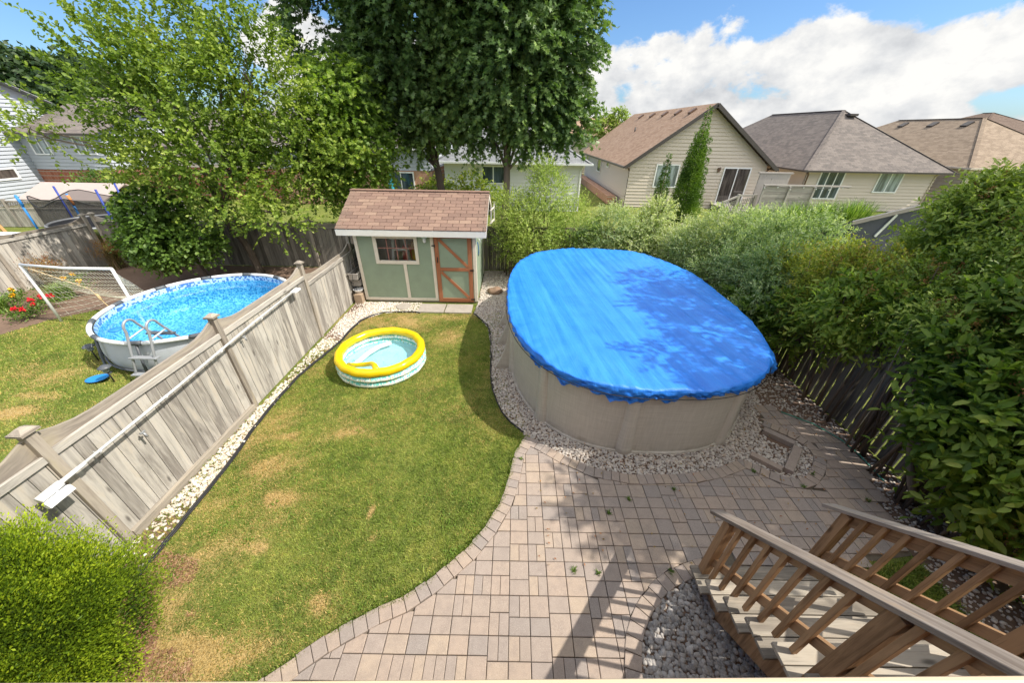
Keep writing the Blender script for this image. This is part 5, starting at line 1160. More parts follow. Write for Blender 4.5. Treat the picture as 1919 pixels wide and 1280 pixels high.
TB = thing('garden_table', 'long white table beyond the far left fence', 'table', (-19.6, 12.9, 0)); m = MB((-19.6, 12.9, 0)); m.box(-21.2, -18.4, 12.6, 13.2, .66, .72); m.build('table_top', M['white'], TB, .01)
for x in (-21, -18.6): m = MB((-19.6, 12.9, 0)); m.box(x-.04, x+.04, 12.7, 13.1, 0, .659); m.build('leg', M['white'], TB)

# ---------------- houses ----------------
def lapwall(m, a, b, z0, z1, top=None, lap=.2, off=.05):
    """horizontal clapboards from a to b (xy), outward normal to the right of a->b; top(z)->(u0,u1) clips a gable"""
    a, b = Vector((*a, 0)), Vector((*b, 0)); u = (b-a); L = u.length; u.normalize(); nrm = Vector((u.y, -u.x, 0)); z = z0
    while z < z1-.001:
        zz = min(z+lap, z1)
        if top: (s0, s1), (t0, t1) = top(z), top(zz)
        else: s0, s1, t0, t1 = 0, L, 0, L
        if s1-s0 < .02: break
        p = [a+u*s0+nrm*off+Zv*z, a+u*s1+nrm*off+Zv*z, a+u*t1+nrm*.001+Zv*zz, a+u*t0+nrm*.001+Zv*zz]
        q = [a+u*s0+Zv*z, a+u*s1+Zv*z]
        m.add(p+q, [(0, 1, 2, 3), (4, 5, 1, 0)], .5); z = zz
def win(par, O, x0, x1, z0, z1, y, pane='glass', mull=1, name='window', depth=-1, frame='white', axis='x', fw=.07):
    def bx(m, a, b, c, d, e0, e1):
        if axis == 'x': m.box(a, b, min(y+depth*e0, y+depth*e1), max(y+depth*e0, y+depth*e1), c, d)
        else: m.box(min(y+depth*e0, y+depth*e1), max(y+depth*e0, y+depth*e1), a, b, c, d)
    m = MB(O)
    for q in ((x0, x0+fw, z0, z1), (x1-fw, x1, z0, z1), (x0+fw, x1-fw, z0, z0+fw), (x0+fw, x1-fw, z1-fw, z1)): bx(m, *q, -.01, .095)
    for k in range(mull): c = x0+(x1-x0)*(k+1)/(mull+1); bx(m, c-.03, c+.03, z0+fw, z1-fw, -.01, .086)
    f = m.build(name, M[frame], par); m = MB(O)
    for k in range(mull+1):
        a = x0+(x1-x0)*k/(mull+1)+(.03 if k else fw); b = x0+(x1-x0)*(k+1)/(mull+1)-(.03 if k < mull else fw); bx(m, a, b, z0+fw, z1-fw, .0, .066)
    m.build('pane', M[pane], f); return f
def house(label, x0, x1, y0, y1, ze, zr, wallm, roofm, kind='gable', over=.45, hip=4.6, brick=None, base=0, fas='dkmetal', slant=0, name='house', soffit='siding'):
    """ridge along y. gable: triangular end towards the viewer; hip: sloped front; flatx: ridge along x"""
    O = ((x0+x1)/2, y0, 0); Hs = thing(name, label, 'house', O); xm = (x0+x1)/2; zb = brick[1] if brick else base
    m = MB(O)
    if kind == 'gable': k = (xm-x0)/(zr-ze); lapwall(m, (x0, y0), (x1, y0), zb, zr-.12, lambda z: (max(0, (z-ze+.1)*k), (x1-x0)-max(0, (z-ze+.1)*k)))
    else: lapwall(m, (x0, y0), (x1, y0), zb, ze)
    lapwall(m, (x0, y1), (x0, y0), zb, ze); lapwall(m, (x1, y0), (x1, y1), zb, ze)
    m.poly([(x1, y1, base), (x0, y1, base), (x0, y1, ze), (x1, y1, ze)])
    if kind == 'flatx':
        for xx, s in ((x0, -1), (x1, 1)): m.poly([(xx, y0, ze), (xx, (y0+y1)/2, zr-.1), (xx, y1, ze)][::s])
    m.build('wall', M[wallm], Hs)
    if brick: m = MB(O); m.box(x0-.03, x1+.03, y0-.03, y1+.03, base, brick[1]-.02); m.build('brick_base', M[brick[0]], Hs)
    if base == 0 and not brick: m = MB(O); m.box(x0+.03, x1-.03, y0+.03, y1-.03, 0, .02); m.build('foundation', M['concrete'], Hs)
    e = over; sl = (zr-ze)/(xm-x0) if kind != 'flatx' else (zr-ze)/((y1-y0)/2); zo = ze-sl*e+.06; m = MB(O); X0, X1, Y0, Y1 = x0-e, x1+e, y0-e, y1+e
    if kind == 'gable':
        slab(m, [(X0, Y1, zo), (X0, Y0, zo), (xm, Y0, zr+.06), (xm, Y1, zr+.06)], .05); slab(m, [(X1, Y0, zo), (X1, Y1, zo), (xm, Y1, zr+.06), (xm, Y0, zr+.06)], .05)
    elif kind == 'hip':
        ya = y0+hip; yb = y1-hip; A, B, C_, D = (X0, Y0, zo), (X1, Y0, zo), (X1, Y1, zo), (X0, Y1, zo); P, Q = (xm, ya, zr), (xm, yb, zr)
        for q in ([A, B, P], [B, C_, Q, P], [C_, D, Q], [D, A, P, Q]): m.poly(q)
        m.poly([D, C_, B, A]) if False else None
    else:
        ym = (y0+y1)/2; slab(m, [(X0, Y0, zo), (X1, Y0, zo), (X1, ym, zr), (X0, ym, zr)], .05); slab(m, [(X1, Y1, zo), (X0, Y1, zo), (X0, ym, zr), (X1, ym, zr)], .05)
    rf = m.build('roof', M[roofm], Hs)
    if kind == 'hip':
        m = MB(O)
        for a, b in ((A, P), (B, P), (P, Q)): m.beam(Vector(a)+Zv*.012, Vector(b)+Zv*.012, .2, .014)
        m.build('ridge_cap', M[roofm], rf)
        m = MB(O)
        m.box(X0+.02, x0, Y0+.02, Y1-.02, zo-.06, zo-.045); m.box(x1, X1-.02, Y0+.02, Y1-.02, zo-.06, zo-.045); m.box(x0, x1, Y0+.02, y0, zo-.06, zo-.045); m.build('soffit', M[soffit], Hs)
    m = MB(O); f = .14   # fascia and gutters
    if kind == 'gable':
        for s in (X0, X1): m.beam((s, Y0-.015, zo-.08), (xm, Y0-.015, zr-.02), .03, .2, up=(0, 0, 1))
        for s, q in ((X0, -1), (X1, 1)): m.box(min(s, s+q*.1), max(s, s+q*.1), Y0, Y1, zo-.12, zo-.01)
    elif kind == 'hip':
        m.box(X0-.1, X1+.1, Y0-.1, Y0, zo-.1, zo+.0); m.box(X0-.1, X0, Y0, Y1, zo-.1, zo); m.box(X1, X1+.1, Y0, Y1, zo-.1, zo)
    else: m.box(X0, X1, Y0-.1, Y0, zo-.12, zo)
    m.build('gutter', M[fas], Hs)
    if kind == 'gable': m = MB(O); m.beam((X0+.05, Y0+e/2, zo-.04), (xm, Y0+e/2, zr-.05), e-.02, .02); m.beam((X1-.05, Y0+e/2, zo-.04), (xm, Y0+e/2, zr-.05), e-.02, .02); m.build('soffit', M['dkmetal'], Hs)
    return Hs, O, rf
def downspout(par, O, x, y, z, base=0, dx=0, dy=-.3, mt='brnmetal'):
    m = MB(O); m.tube([(x+dx, y+dy, z), (x+dx*.6, y+dy*.6, z-.14), (x, y-.05 if dy else y, z-.42), (x, y-.05 if dy else y, base+.1)], .045, 6); m.build('downspout', M[mt], par)
def roofvent(rf, O, x, y, z, s=.2, mt='brnmetal', tilt=0): m = MB(O); m.obox((x, y, z), ((math.cos(tilt), 0, math.sin(tilt)), (0, 1, 0), (-math.sin(tilt), 0, math.cos(tilt))), (s, s*.9, .07)); m.build('roof_vent', M[mt], rf, .01)
# beige gable house
H1, O1, r1 = house('cream sided house with tan shingle roof and a large gable above the patio door', 7.35, 16.05, 25, 41, 2.72, 5.78, 'siding', 'roof_tan')
win(H1, O1, 9.0, 10.5, 1.22, 2.6, 25, 'glass_l'); f = win(H1, O1, 13.35, 15.1, .33, 2.48, 25, 'curtain', name='patio_door')
for y0_, y1_, za, zb in ((33.3, 34.7, 1.3, 2.55), (30.4, 31.3, 1.9, 2.6), (39.3, 40.3, 1.4, 2.5)): win(H1, O1, y0_, y1_, za, zb, 7.35, 'glass', 0, depth=-1, axis='y')
downspout(H1, O1, 7.42, 25.1, 2.5, dx=-.35, dy=-.2); downspout(H1, O1, 15.95, 25.0, 2.5, .8, dx=.35, dy=-.1)
m = MB(O1); m.box(12.95, 13.07, 24.86, 24.98, 2.2, 2.45); m.tube([(13.01, 24.9, 2.4), (13.01, 24.75, 2.48), (13.01, 24.72, 2.3)], .03, 6); m.build('wall_lamp', M['brnmetal'], H1)
tl = math.atan2(5.78-2.72, 4.35)
for y in (26.6, 28.9, 31.4, 34.2, 37.2): roofvent(r1, O1, 11.15, y, 5.84-.55*.703+.06, .22, 'brnmetal', tl)
m = MB(O1); m.tube([(9.6, 33, 4.1), (9.6, 33, 4.65)], .06, 8); m.build('vent_pipe', M['dkmetal'], r1)
H2, O2, r2 = house('pale beige house with dark grey-brown hip roof right of the gable house', 18.75, 27.1, 25, 42, 2.78, 5.85, 'siding2', 'roof_grey', 'hip', .55, 4.5)
win(H2, O2, 23.4, 24.95, 1.15, 2.42, 25, 'glass_l'); win(H2, O2, 19.6, 21.2, .7, 2.5, 25, 'glass', 2, 'patio_door')
downspout(H2, O2, 18.85, 25.0, 2.55, dx=-.3, dy=-.2, mt='brnmetal'); downspout(H2, O2, 27.0, 25, 2.55, dx=.3, dy=-.2, mt='siding2'); roofvent(r2, O2, 23.1, 28.9, 5.56, .28, 'dkmetal')
m = MB(O2); m.tube([(19.2, 24.95, 2.45), (19.2, 24.8, 2.5), (19.2, 24.78, 2.3)], .06, 6); m.build('wall_lamp', M['dkmetal'], H2)
H3, O3, r3 = house('pale house with light tan hip roof at the right edge', 28.9, 36.6, 25, 40, 3.0, 5.55, 'siding2', 'roof_lt', 'hip', .5, 4.3, fas='siding2')
win(H3, O3, 30.6, 32.2, 1.5, 2.7, 25, 'glass'); win(H3, O3, 33.6, 35.0, 1.5, 2.7, 25, 'glass')
for x, y, z in ((32.1, 29.6, 5.17), (32.1, 32, 5.17), (32.1, 34.4, 5.17)): roofvent(r3, O3, x, y, z, .25, 'dkmetal', math.atan(.66))
house('dark brown roofed house rising behind the light tan roof', 46, 58, 41, 52, 4.2, 6.75, 'siding2', 'roof_dk', 'hip', .5, 5)
house('small brown gable roof between the grey and tan roofs', 35.6, 39.6, 42, 50, 4.0, 5.25, 'siding_g', 'roof_dk', 'flatx', .3)
house('orange-brown roof glimpsed left of the gable house', 6.5, 12, 46, 54, 4.0, 5.75, 'siding', 'roof_tan', 'flatx', .4)
H5, O5, r5 = house('white sided house with blue-grey roof behind the two maples', -4.2, 3.95, 23, 33, 2.9, 5.2, 'siding_w', 'roof_blue', 'hip', .45, 4, fas='white')
win(H5, O5, -2.0, -.6, 1.5, 2.5, 23, 'glass'); downspout(H5, O5, 3.85, 23, 2.7, dx=.3, dy=-.2, mt='white')
H6, O6, r6 = house('orange brick house with pale siding above, left of the maple trunks', -14.5, -5.2, 24, 33, 3.4, 5.2, 'siding_b', 'roof_grey', 'flatx', .4, brick=('brick2', 2.05), fas='white')
win(H6, O6, -7.95, -6.3, .6, 1.98, 23.97, 'glass', name='patio_door')
UM = thing('patio_umbrella', 'closed teal umbrella standing before the brick house', 'umbrella', (-7.25, 22.2, 0)); m = MB((-7.25, 22.2, 0)); m.tube([(-7.25, 22.2, 0), (-7.25, 22.2, 2.2)], .025, 6); m.build('pole', M['alu'], UM)
m = MB((-7.25, 22.2, 0)); m.lathe((-7.25, 22.2, 0), [(.12, .95), (.17, 1.1), (.14, 1.5), (.08, 1.95), (.02, 2.15)], 9, smooth=False); m.build('canopy', M['teal'], UM)
H7, O7, r7 = house('tall white sided house wall with a low window at the far left edge', -40, -29.9, 14, 26, 5.5, 8.3, 'siding_b', 'roof_blue', 'flatx', .5, fas='dkmetal')
win(H7, O7, 20.6, 22.9, 1.3, 1.95, -29.9, 'curtain', 0, axis='x' and 'y', depth=1, fw=.1)
H8, O8, r8 = house('pale grey house with brown roof and red brick base behind the left tree', -29.85, -25.15, 24, 35, 3.85, 5.8, 'siding_b', 'roof_grey', 'flatx', .5, brick=('brick', 1.75), fas='dkmetal')
win(H8, O8, -29.3, -28.2, 2.55, 3.6, 24, 'glass_l'); win(H8, O8, -26.6, -25.5, 2.6, 3.6, 24, 'glass_l')
H9, O9, r9 = house('brick and cream house seen through the light green tree', -22.5, -15.6, 25.2, 35, 3.2, 5.2, 'siding', 'roof_grey', 'flatx', .4, brick=('brick', 1.9))
win(H9, O9, -20.8, -19.2, 2.1, 3.0, 25.2, 'glass_l')

# deck of the gable house
DK = thing('back_deck', 'grey painted back deck with railing and steps under the patio door', 'deck', (14.2, 22.5, 0)); Do = (14.2, 22.5, 0)
m = MB(Do); m.box(13.1, 17.5, 21.2, 24.95, .25, .33); m.build('platform', M['greywood'], DK)
m = MB(Do)
for i in range(18): x = 11.8+i*.095; z = max(.05, .33-.2*max(0, (13.2-x))); m.box(x-.02, x+.02, 20.98, 21.02, z, z+.95-.0)
m.build('balusters', M['greywood'], DK); m = MB(Do); m.beam((11.7, 21, .98), (12.5, 21, 1.36), .09, .09); m.beam((12.45, 21, 1.38), (13.5, 21, 1.4), .09, .08); m.beam((11.7, 21, .1), (12.6, 21, .35), .06, .06); m.build('rail', M['greywood'], DK)
for x in (11.75, 12.5, 13.45): m = MB(Do); m.box(x-.06, x+.06, 20.95, 21.07, 0, 1.45 if x > 12 else 1.05); m.build('post', M['greywood'], DK)
PV = thing('privacy_screen', 'tall grey board screen beside the back deck', 'screen', (15, 20.8, 0)); Pv = (15, 20.8, 0)
m = MB(Pv)
for i in range(13): m.box(13.55, 16.2, 20.7, 20.73, .1+i*.14, .1+i*.14+.132)
m.build('board_panel', M['greywood'], PV); m = MB(Pv); m.box(13.5, 18.2, 20.66, 20.78, 1.93, 2.0); m.build('cap', M['greywood'], PV)
for x in (13.52, 14.9, 16.25): m = MB(Pv); m.box(x-.05, x+.05, 20.62, 20.69, 0, 1.93); m.build('post', M['greywood'], PV)
P2 = thing('privacy_screen', 'smaller grey lattice screen panel at the house end of the back deck', 'screen', (14.6, 22.8, 0)); m = MB((14.6, 22.8, 0)); m.box(14.4, 16.2, 22.78, 22.84, .5, 2.35); m.build('panel', M['greywood'], P2); m = MB((14.6, 22.8, 0)); m.box(14.3, 16.3, 22.74, 22.88, 2.35, 2.43); m.build('cap', M['greywood'], P2)
WF = thing('patio_fan', 'round dark wicker chair back on the deck before the grey screen', 'chair', (15.0, 21.8, 0)); m = MB((15, 21.8, 0)); m.lathe((14.9, 21.8, 1.6), [(0, .3), (.3, .25), (.42, 0), (.35, -.3), (.3, -.6)], 14); m.build('shell', M['dkmetal'], WF); m = MB((15, 21.8, 0)); m.tube([(14.9, 21.8, .33), (14.9, 21.8, 1.1)], .05, 6); m.build('stem', M['dkmetal'], WF)
CH = thing('deck_chair', 'dark padded deck chair beside the railing', 'chair', (13.2, 22.2, .3)); m = MB((13.2, 22.2, .3)); m.box(12.95, 13.5, 21.9, 22.4, .65, .75); m.build('seat', M['dkmetal'], CH, .03); m = MB((13.2, 22.2, .3)); m.box(12.95, 13.5, 22.4, 22.48, .75, 1.4); m.build('backrest', M['dkmetal'], CH, .03)
for x in (13.0, 13.45):
    for y in (21.95, 22.4): m = MB((13.2, 22.2, .3)); m.box(x-.02, x+.02, y-.02, y+.02, .331, .65); m.build('leg', M['dkmetal'], CH)
BW = thing('string_lights', 'thin wire with small bulbs strung over the back deck railing', 'string lights', (15, 20.6, 1.9)); m = MB((15, 20.6, 1.9)); m.tube([(13.5+i*.35, 20.6, 1.9+.06*math.sin(i*1.2)) for i in range(14)], .012, 5); m.build('wire', M['dkmetal'], BW)
for i in range(0, 14, 2): m = MB((15, 20.6, 1.9)); m.lathe((13.5+i*.35, 20.6, 1.82+.06*math.sin(i*1.2)), [(0, -.04), (.03, 0), (.015, .05)], 8); m.build('bulb', M['alu'], BW)
m = MB((7.6, 18, 0)); m.box(6.4, 7.0, 26, 40, 0, .5); tag(m.build('retaining_wall', M['brick2']), 'low brick wall along the side of the gable house', 'wall')
# slate blue shed of the right neighbour
SS = thing('garden_shed', 'slate blue shed with pale roof edge behind the right shrubs', 'shed', (10.8, 10.8, 0)); Ss = (10.8, 10.8, 0)
m = MB(Ss); 
zt = lambda x, y: 2.28+.285*(x-9.3)-.52*(y-10.0)
q = [(9.4, 10.05), (12.4, 10.05), (12.4, 11.6), (9.4, 11.6)]
m.add([(x, y, 0) for x, y in q]+[(x, y, zt(x, y)) for x, y in q], [(i, (i+1) % 4, 4+(i+1) % 4, 4+i) for i in range(4)]+[(4, 5, 6, 7)]); m.build('wall', M['slate'], SS)
m = MB(Ss); slab(m, [(x, y, zt(x, y)+.05) for x, y in ((9.25, 9.97), (12.6, 9.97), (12.6, 11.75), (9.25, 11.75))], .045); m.build('roof', M['roof_blue'], SS)
m = MB(Ss); m.beam((9.25, 9.955, zt(9.25, 9.97)-.02), (12.6, 9.955, zt(12.6, 9.97)-.02), .03, .1); m.build('barge_board', M['greywood'], SS)
m = MB(Ss); m.beam((10.12, 10.02, 1.9), (10.4, 10.02, 2.5), .03, .07); m.build('trim_board', M['alu'], SS)
# ---------------- trees and shrubs ----------------
T1 = [(-9.1, 11.3, 4.32, 2.0), (-10.4, 11.1, 5.1, 1.0), (-7.1, 11.5, 5.2, 1.4), (-9.08, 11.5, 6.17, 1.35), (-6.53, 12.0, 3.83, 1.5), (-8.23, 11.0, 3.03, 1.5), (-10.0, 10.7, 3.2, .8), (-11.3, 10.8, 4.6, 0.45), (-7.7, 12.0, 6.7, 0.8), (-5.47, 12.3, 3.4, 0.95), (-10.6, 11.2, 6.0, 0.5), (-6.86, 10.5, 2.12, 0.7), (-10.1, 10.8, 2.2, 0.7), (-12.6, 10.4, 4.0, .45)]
T3 = [(-10.32, 10.3, 2.1, 0.85), (-10.13, 10.0, 1.51, 0.76), (-11.0, 10.2, 1.35, 0.5), (-9.3, 10.3, 1.4, 0.5), (-10.6, 10.2, 1.2, .5)]
MA = [(-5.98, 15.5, 7.04, 1.99), (-3.8, 15.0, 6.15, 2.2), (-3.14, 15.0, 8.48, 2.93), (-5.01, 14.5, 5.0, 1.2), (-3.3, 14.5, 4.6, 1.0), (-6.2, 16.0, 8.3, 1.1)]
MBm = [(-0.17, 14.0, 6.34, 2.17), (1.14, 14.0, 6.74, 1.47), (0.57, 14.0, 5.0, 1.3), (-1.24, 14.0, 4.7, 1.0), (1.66, 14.0, 4.8, .9), (-0.5, 14.0, 8.23, 2.43), (-2.52, 14.5, 5.25, 1.27)]
T2 = [(-5.32, 13.0, 4.97, 1.05), (-5.15, 13.0, 3.82, 1.1), (-5.05, 12.8, 2.8, 0.7), (-6.17, 12.8, 2.88, 0.7), (-6.35, 13.2, 4.0, 0.9)]
S1 = [(0.6, 11.2, 1.8, 1.0), (1.05, 11.5, 2.7, 0.7), (-0.08, 11.5, 2.2, 0.65), (1.93, 11.4, 1.9, 0.8), (0.95, 11.8, 3.2, 0.42), (0.62, 10.95, 1.1, 0.72), (-0.1, 11.3, 1.3, 0.6)]
S2 = [(3.08, 11.3, 1.75, 0.8), (4.09, 11.3, 1.7, 0.72), (2.52, 11.2, 1.3, 0.7), (4.53, 11.6, 2.2, 0.5), (3.73, 11.1, 1.3, 0.66)]
C1 = [(5.0, 12.9, z, .33*(1-(z-1.0)/2.9)**.8+.03) for z in np.arange(1.0, 3.75, .22)]
C2 = [(5.85, 12.9, z, .56*(1-(z-.6)/4.0)**.6+.03) for z in np.arange(.6, 4.3, .24)]+[(5.95, 12.95, z, .26*(1-(z-2.9)/2.2)**.8+.03) for z in np.arange(2.9, 5.0, .17)]+[(6.2, 12.9, z, .26*(1-(z-2.0)/2.5)+.03) for z in np.arange(2.0, 4.2, .3)]
S3a = [(5.0, 9.84, 1.75, 0.67), (5.6, 9.59, 2.2, 0.7), (5.1, 8.7, 1.41, 0.55), (4.9, 9.9, 1.34, 0.45), (4.9, 10.7, 1.5, .6), (5.3, 11.3, 1.7, .6)]
S3b = [(6.0, 8.93, 2.35, 0.66), (5.5, 8.0, 1.85, 0.7), (6.0, 8.22, 2.5, 0.58), (5.6, 7.16, 2.1, 0.6), (6.4, 7.62, 2.7, 0.44), (5.3, 6.85, 1.5, 0.62), (5.2, 7.7, 1.15, 0.42)]
S4 = [(5.9, 7.0, 2.1, 0.46), (5.9, 6.15, 2.3, 0.52), (6.2, 6.1, 2.4, 0.42), (6.0, 5.3, 2.5, 0.46), (5.7, 5.95, 1.8, 0.5), (6.3, 6.48, 2.15, 0.42)]
S5a = [(5.5, 6.0, 1.45, 0.5), (5.6, 5.4, 1.6, 0.5), (5.6, 5.03, 2.05, 0.58), (5.3, 6.7, 1.25, .42), (5.25, 7.3, 1.15, .4), (5.45, 6.1, 1.0, .35), (5.75, 4.5, 2.25, 0.42), (5.9, 4.5, 2.6, .42), (5.7, 4.0, 2.4, .38)]
S5b = [(5.95, 3.6, 2.5, 0.42), (5.4, 2.95, 1.75, 0.46), (5.45, 3.5, 2.1, .3), (5.45, 2.85, 1.5, 0.52), (5.35, 2.28, 1.15, 0.36), (5.4, 2.6, .95, 0.36), (5.5, 2.2, .75, .36), (5.6, 1.8, 1.5, .5)]
S7 = [(6.05, 3.5, 2.6, .42), (5.85, 2.9, 2.15, .36), (5.95, 4.7, 2.35, .36), (5.55, 3.9, 2.2, .28), (5.4, 2.5, 1.6, .26), (6.2, 4.1, 2.75, .35)]
S6 = [(6.9, 5.6, 2.9, 0.45), (6.8, 5.32, 3.25, 0.5), (7.0, 5.39, 3.5, 0.35), (6.6, 4.55, 3.05, 0.46), (7.0, 4.86, 3.35, 0.45)]
sh_ = lambda L, k, dz: [(x, y, z-dz, r_*k) for x, y, z, r_ in L]
S2 = sh_(S2, .85, .12); S3a = sh_(S3a, .85, .25); S3b = sh_(S3b, .82, .3); S4 = sh_(S4, .85, .25); S5a = sh_(S5a, .92, .08); S6 = sh_(S6, .88, 0); S1 = sh_(S1, .85, .1); MA = sh_(MA, .86, 0); MBm = sh_(MBm, .88, 0); T1 = sh_(T1, .84, 0); T3 = sh_(T3, .8, .05)
plant('leafy_tree', 'light green open tree with leaning trunk behind the round pool', 'tree', (-8.6, 11.3, 0), T1, 'l_light', 101, 3900, .78, 17, .09, .068, 'oval', r0=.12, fork=[(-8.75, 11.35, .9), (-9.2, 11.4, 1.9), (-9.05, 11.4, 3.0)], up=.55, droop=.15, gap=.45, spread=.7, nsub=6, gscale=2.0)
plant('leafy_shrub', 'deep green round leaved small tree left of the leaning trunk', 'tree', (-10.1, 10.9, 0), T3, 'l_round', 102, 1300, .3, 9, .10, .085, 'oval', r0=.045, fork=[(-10.15, 10.8, .7), (-10.3, 10.5, 1.4)], up=.1, droop=.5, gap=.12)
plant('leafy_tree', 'mid green tree between the light tree and the dark maples', 'tree', (-5.4, 13.0, 0), T2, 'l_mid', 103, 1900, .5, 10, .11, .1, 'maple', r0=.09, fork=[(-5.4, 13, 1.2), (-5.5, 13, 2.4)], up=.1, droop=.5, gap=.15)
plant('maple_tree', 'dark maple with trunk behind the left half of the shed roof', 'tree', (-2.75, 14.6, 0), MA, 'l_maple', 104, 7200, .6, 13, .125, .135, 'maple', r0=.19, fork=[(-2.8, 14.6, 1.6), (-2.95, 14.7, 3.0), (-3.3, 14.8, 4.6)], bark='barkd', up=.25, droop=.35, gap=.3, inner=.18, gscale=2.2, group='dark maples behind the shed')
plant('maple_tree', 'dark maple with grey trunk above the right end of the shed roof', 'tree', (-.35, 14.2, 0), MBm, 'l_maple', 105, 6300, .58, 13, .125, .135, 'maple', r0=.17, fork=[(-.35, 14.2, 1.6), (-.3, 14.2, 3.0), (-.4, 14.1, 4.6)], up=.25, droop=.35, gap=.3, inner=.18, gscale=2.2, group='dark maples behind the shed')
plant('shrub', 'yellow-green feathery shrub right of the garden shed', 'shrub', (.7, 11.3, 0), S1, 'l_privet', 106, 3400, .38, 13, .05, .026, 'kite', stems=26, up=.6, droop=.1, gap=.2)
plant('shrub', 'cream edged variegated shrub at the back of the covered pool', 'shrub', (3.4, 11.3, 0), S2, 'l_varieg', 107, 2900, .3, 12, .06, .032, 'kite', stems=18, up=.4, droop=.2, gap=.15)
plant('shrub', 'silvery variegated dogwood at the back right corner of the pool', 'shrub', (5.1, 10, 0), S3a, 'l_varieg', 108, 2900, .38, 13, .062, .028, 'kite', stems=24, up=.6, droop=.2, gap=.25)
plant('shrub', 'silvery green willowy shrub right of the covered pool', 'shrub', (5.6, 7.9, 0), S3b, 'l_willow', 109, 3600, .4, 14, .065, .024, 'kite', stems=30, up=.65, droop=.2, gap=.28)
plant('shrub', 'shrub with golden and rusty shoot tips over the right fence', 'shrub', (5.95, 6.2, 0), S4, 'l_gold', 110, 2600, .36, 13, .06, .026, 'kite', stems=26, up=.75, droop=.1, gap=.25, tips=150)
plant('shrub', 'dark large leaved shrub leaning over the fence beside the pool corner', 'shrub', (5.65, 4.9, 0), S5a, 'l_big', 111, 1500, .34, 10, .1, .045, 'oval', stems=26, up=.4, droop=.35, gap=.3, tips=60)
plant('shrub', 'dark large leaved shrub with bare stems behind the right stair rail', 'shrub', (5.6, 3.0, 0), S5b, 'l_big', 112, 1500, .34, 9, .13, .06, 'oval', r0=.05, fork=[(5.2, 2.95, .45), (5.25, 3.3, .95), (5.45, 3.4, 1.5)], stems=30, up=.3, droop=.45, gap=.3, tips=70)
plant('shrub', 'fine leaved yellow-green shrub threaded through the dark large leaved shrubs', 'shrub', (5.95, 3.7, 0), S7, 'l_privet', 115, 1500, .4, 13, .055, .026, 'kite', stems=26, up=.8, droop=.1, gap=.2, tips=60)
plant('shrub', 'tall leafy shrub with rusty flower heads rising at the right edge', 'shrub', (6.8, 5.2, 0), S6, 'l_privet', 113, 2300, .38, 11, .08, .035, 'oval', stems=20, up=.6, droop=.3, gap=.12, tips=90)
plant('leafy_tree', 'tall tree outside the right edge whose leaves dapple the patio', 'tree', (8.6, 1.9, 0), [(7.6, 2.3, 6.0, 1.0), (8.3, 2.3, 7.2, 1.0), (7.6, 2.7, 6.1, .8), (7.0, 2.7, 5.6, .7), (7.7, 2.4, 5.9, .8), (6.7, 2.1, 6.2, .6), (8.4, 4.7, 7.0, .7), (8.3, 5.9, 7.1, .65), (8.5, 7.1, 7.6, .5), (8.9, 6.5, 7.3, .4), (7.2, 3.5, 6.0, .5), (6.6, 4.0, 6.2, .35)],
      'l_mid', 114, 2100, .5, 10, .12, .06, 'oval', r0=.14, fork=[(8.5, 1.9, 1.5), (8.3, 2.0, 3.2), (8.2, 2.2, 4.5)], up=.3, droop=.3, gap=.1)
for i, (x, y, h, s) in enumerate([(9.3, 13.6, 1.85, .5), (10.3, 13.5, 2.05, .6), (11.3, 13.4, 2.15, .6), (12.3, 13.3, 2.2, .6)]):
    blade_clump('tall_grass', ['leftmost clump of tall bright grass behind the pool shrubs', 'second clump from the left of tall bright grass behind the pool shrubs', 'third clump from the left of tall bright grass behind the pool shrubs', 'rightmost clump of tall bright grass, nearest the slate blue shed'][i], 'grass clump', (x, y, 0), 1300, h*1.62, s*1.3, 'l_grass', 140+i, .014, 'tall bright grass clumps', arch=.75)
def conifer(name, label, base, blobs, n, L, W_, mat, seed, group=None, bark='bark', outw=.6, lump=1.0):
    root = thing(name, label, 'cedar', base, group); r = np.random.default_rng(seed); B = np.array(blobs); w = B[:, 3]**2; idx = r.choice(len(B), n, p=w/w.sum())
    u = unit(r.normal(size=(n, 3))); rad = (.75+.3*r.random(n))*(1+lump*.07*sinoise(B[idx, :3]+u*B[idx, 3:4], 6, seed)+.07*sinoise(B[idx, :3]+u*B[idx, 3:4], 19, seed+1)+lump*.05*sinoise(B[idx, :3]+u*B[idx, 3:4], 30, seed+4))
    P = B[idx, :3]+u*(B[idx, 3]*rad)[:, None]; k = P[:, 2] > .02; P, u, rad = P[k], u[k], rad[k]
    D = u*outw+[0, 0, .6]+r.normal(size=P.shape)*.45; T = .15+.5*(rad-.7)/.35+.18*sinoise(P, 7, seed+2)+r.normal(size=len(P))*.12  # tone falls inwards: shade of the recesses put into the foliage colour
    m = MB(base); m.tube([base, (base[0], base[1], max(b[2] for b in blobs))], [.06, .01], 8); m.build('trunk', M[bark], root)
    sc = .6+.7*r.random(len(P)); leaves('crown', P, D, r.normal(size=P.shape)+u*.5, L*sc, W_*sc, T, M[mat], root, 'kite', base); return root
conifer('columnar_cedar', 'slim pointed cedar before the gable house window', (5.0, 12.9, 0), C1, 14000, .06, .018, 'l_cedar2', 120, 'columnar cedars before the gable house')
conifer('columnar_cedar', 'tall broad twin topped cedar before the gable house', (5.9, 12.9, 0), C2, 52000, .06, .02, 'l_cedar2', 121, 'columnar cedars before the gable house')
GC = [(-4.1, 1.0, .8, .88), (-4.2, 1.1, 1.0, .66), (-3.85, .8, .6, .75), (-4.45, 1.4, .8, .45), (-3.95, 1.2, .5, .75), (-4.3, .6, .95, .7), (-3.75, .4, .7, .6), (-3.6, 1.25, .75, .35), (-3.75, .95, 1.1, .4)]
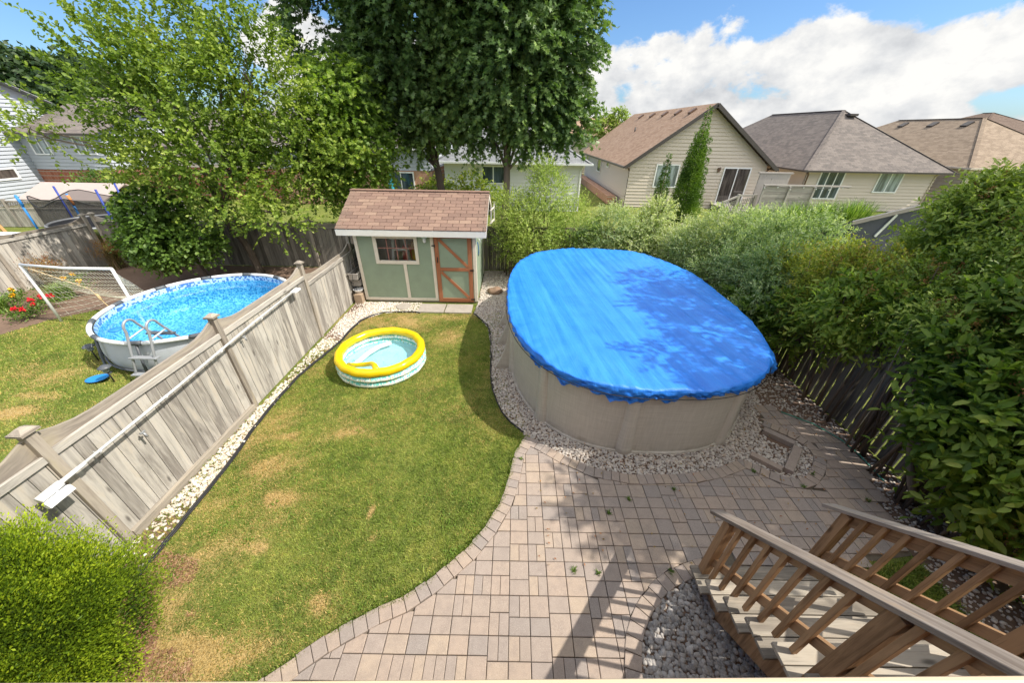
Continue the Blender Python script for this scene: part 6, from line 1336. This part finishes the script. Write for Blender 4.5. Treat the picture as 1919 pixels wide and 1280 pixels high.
GC = [(x-.07, y, z, r_) for x, y, z, r_ in GC]
conifer('globe_cedar', 'dense bright yellow-green cedar in the lower left corner', (-3.95, 1.0, 0), GC, 240000, .027, .011, 'l_cedar', 122, outw=1.0, lump=1.7)
def thing_leaf_tree(label, base, blobs, mat, seed, n, L, W_): return plant('background_tree', label, 'tree', base, blobs, mat, seed, n, .5, 8, L, W_, 'kite', r0=.12, fork=[(base[0], base[1], blobs[0][2]*.7)], up=.4)
thing_leaf_tree('small yellow-green tree behind the tan roofed gable house', (9.6, 43, 0), [(9.2, 43, 4.9, .9), (10.6, 43, 5.5, .8), (8.4, 43, 4.4, .6)], 'l_privet', 131, 500, .22, .12)
thing_leaf_tree('green bush in front of the brick base of the grey house', (-24.2, 22.0, 0), [(-24.2, 22, .9, .9), (-22.8, 22, .8, .8), (-25.4, 21.6, .6, .6)], 'l_round', 132, 900, .12, .09)
thing_leaf_tree('low yellow bush under the maples behind the shed', (-2.0, 16.5, 0), [(-2.0, 16.5, 1.9, .7), (-3.6, 17, 1.5, .8), (-.9, 16.6, 1.5, .5)], 'l_gold', 133, 700, .12, .08)
# wooded hill at the far left
hm = MB(); hx = [(-150, 19), (-110, 17), (-90, 15), (-78, 13), (-70, 11.5), (-64, 9.5), (-58, 6), (-50, 2), (-40, 0)]
hm.add([(x, 62, 0) for x, z in hx]+[(x, 75, z*.82) for x, z in hx]+[(x, 120, 0) for x, z in hx], [(i, i+1, 10+i, 9+i) for i in range(8)]+[(9+i, 10+i, 19+i, 18+i) for i in range(8)]); tag(hm.build('hill', M['lawn']), kind='structure')
r = np.random.default_rng(9); n = 26000; X = r.uniform(-120, -48, n); Zt = np.interp(X, [p[0] for p in hx], [p[1] for p in hx]); s = r.random(n)**.55; Yv = 62+13*s+r.normal(size=n)*1.0
Zv_ = Zt*s*.92+1.2+1.1*sinoise(np.stack([X, s*14], 1), .9, 3)+.6*r.normal(size=n); k = Zv_ > .2; P = np.stack([X, Yv, Zv_], 1)[k]
wd = leaves('far_wood', P, r.normal(size=P.shape)+[0, -.4, .2], r.normal(size=P.shape)+[0, -1, 1], .9, .7, .45+.25*sinoise(P, .8, 6)+r.normal(size=len(P))*.15, M['l_far'], None); tag(wd, 'dark green wooded hillside behind the white house at the far left', 'wood', kind='stuff')
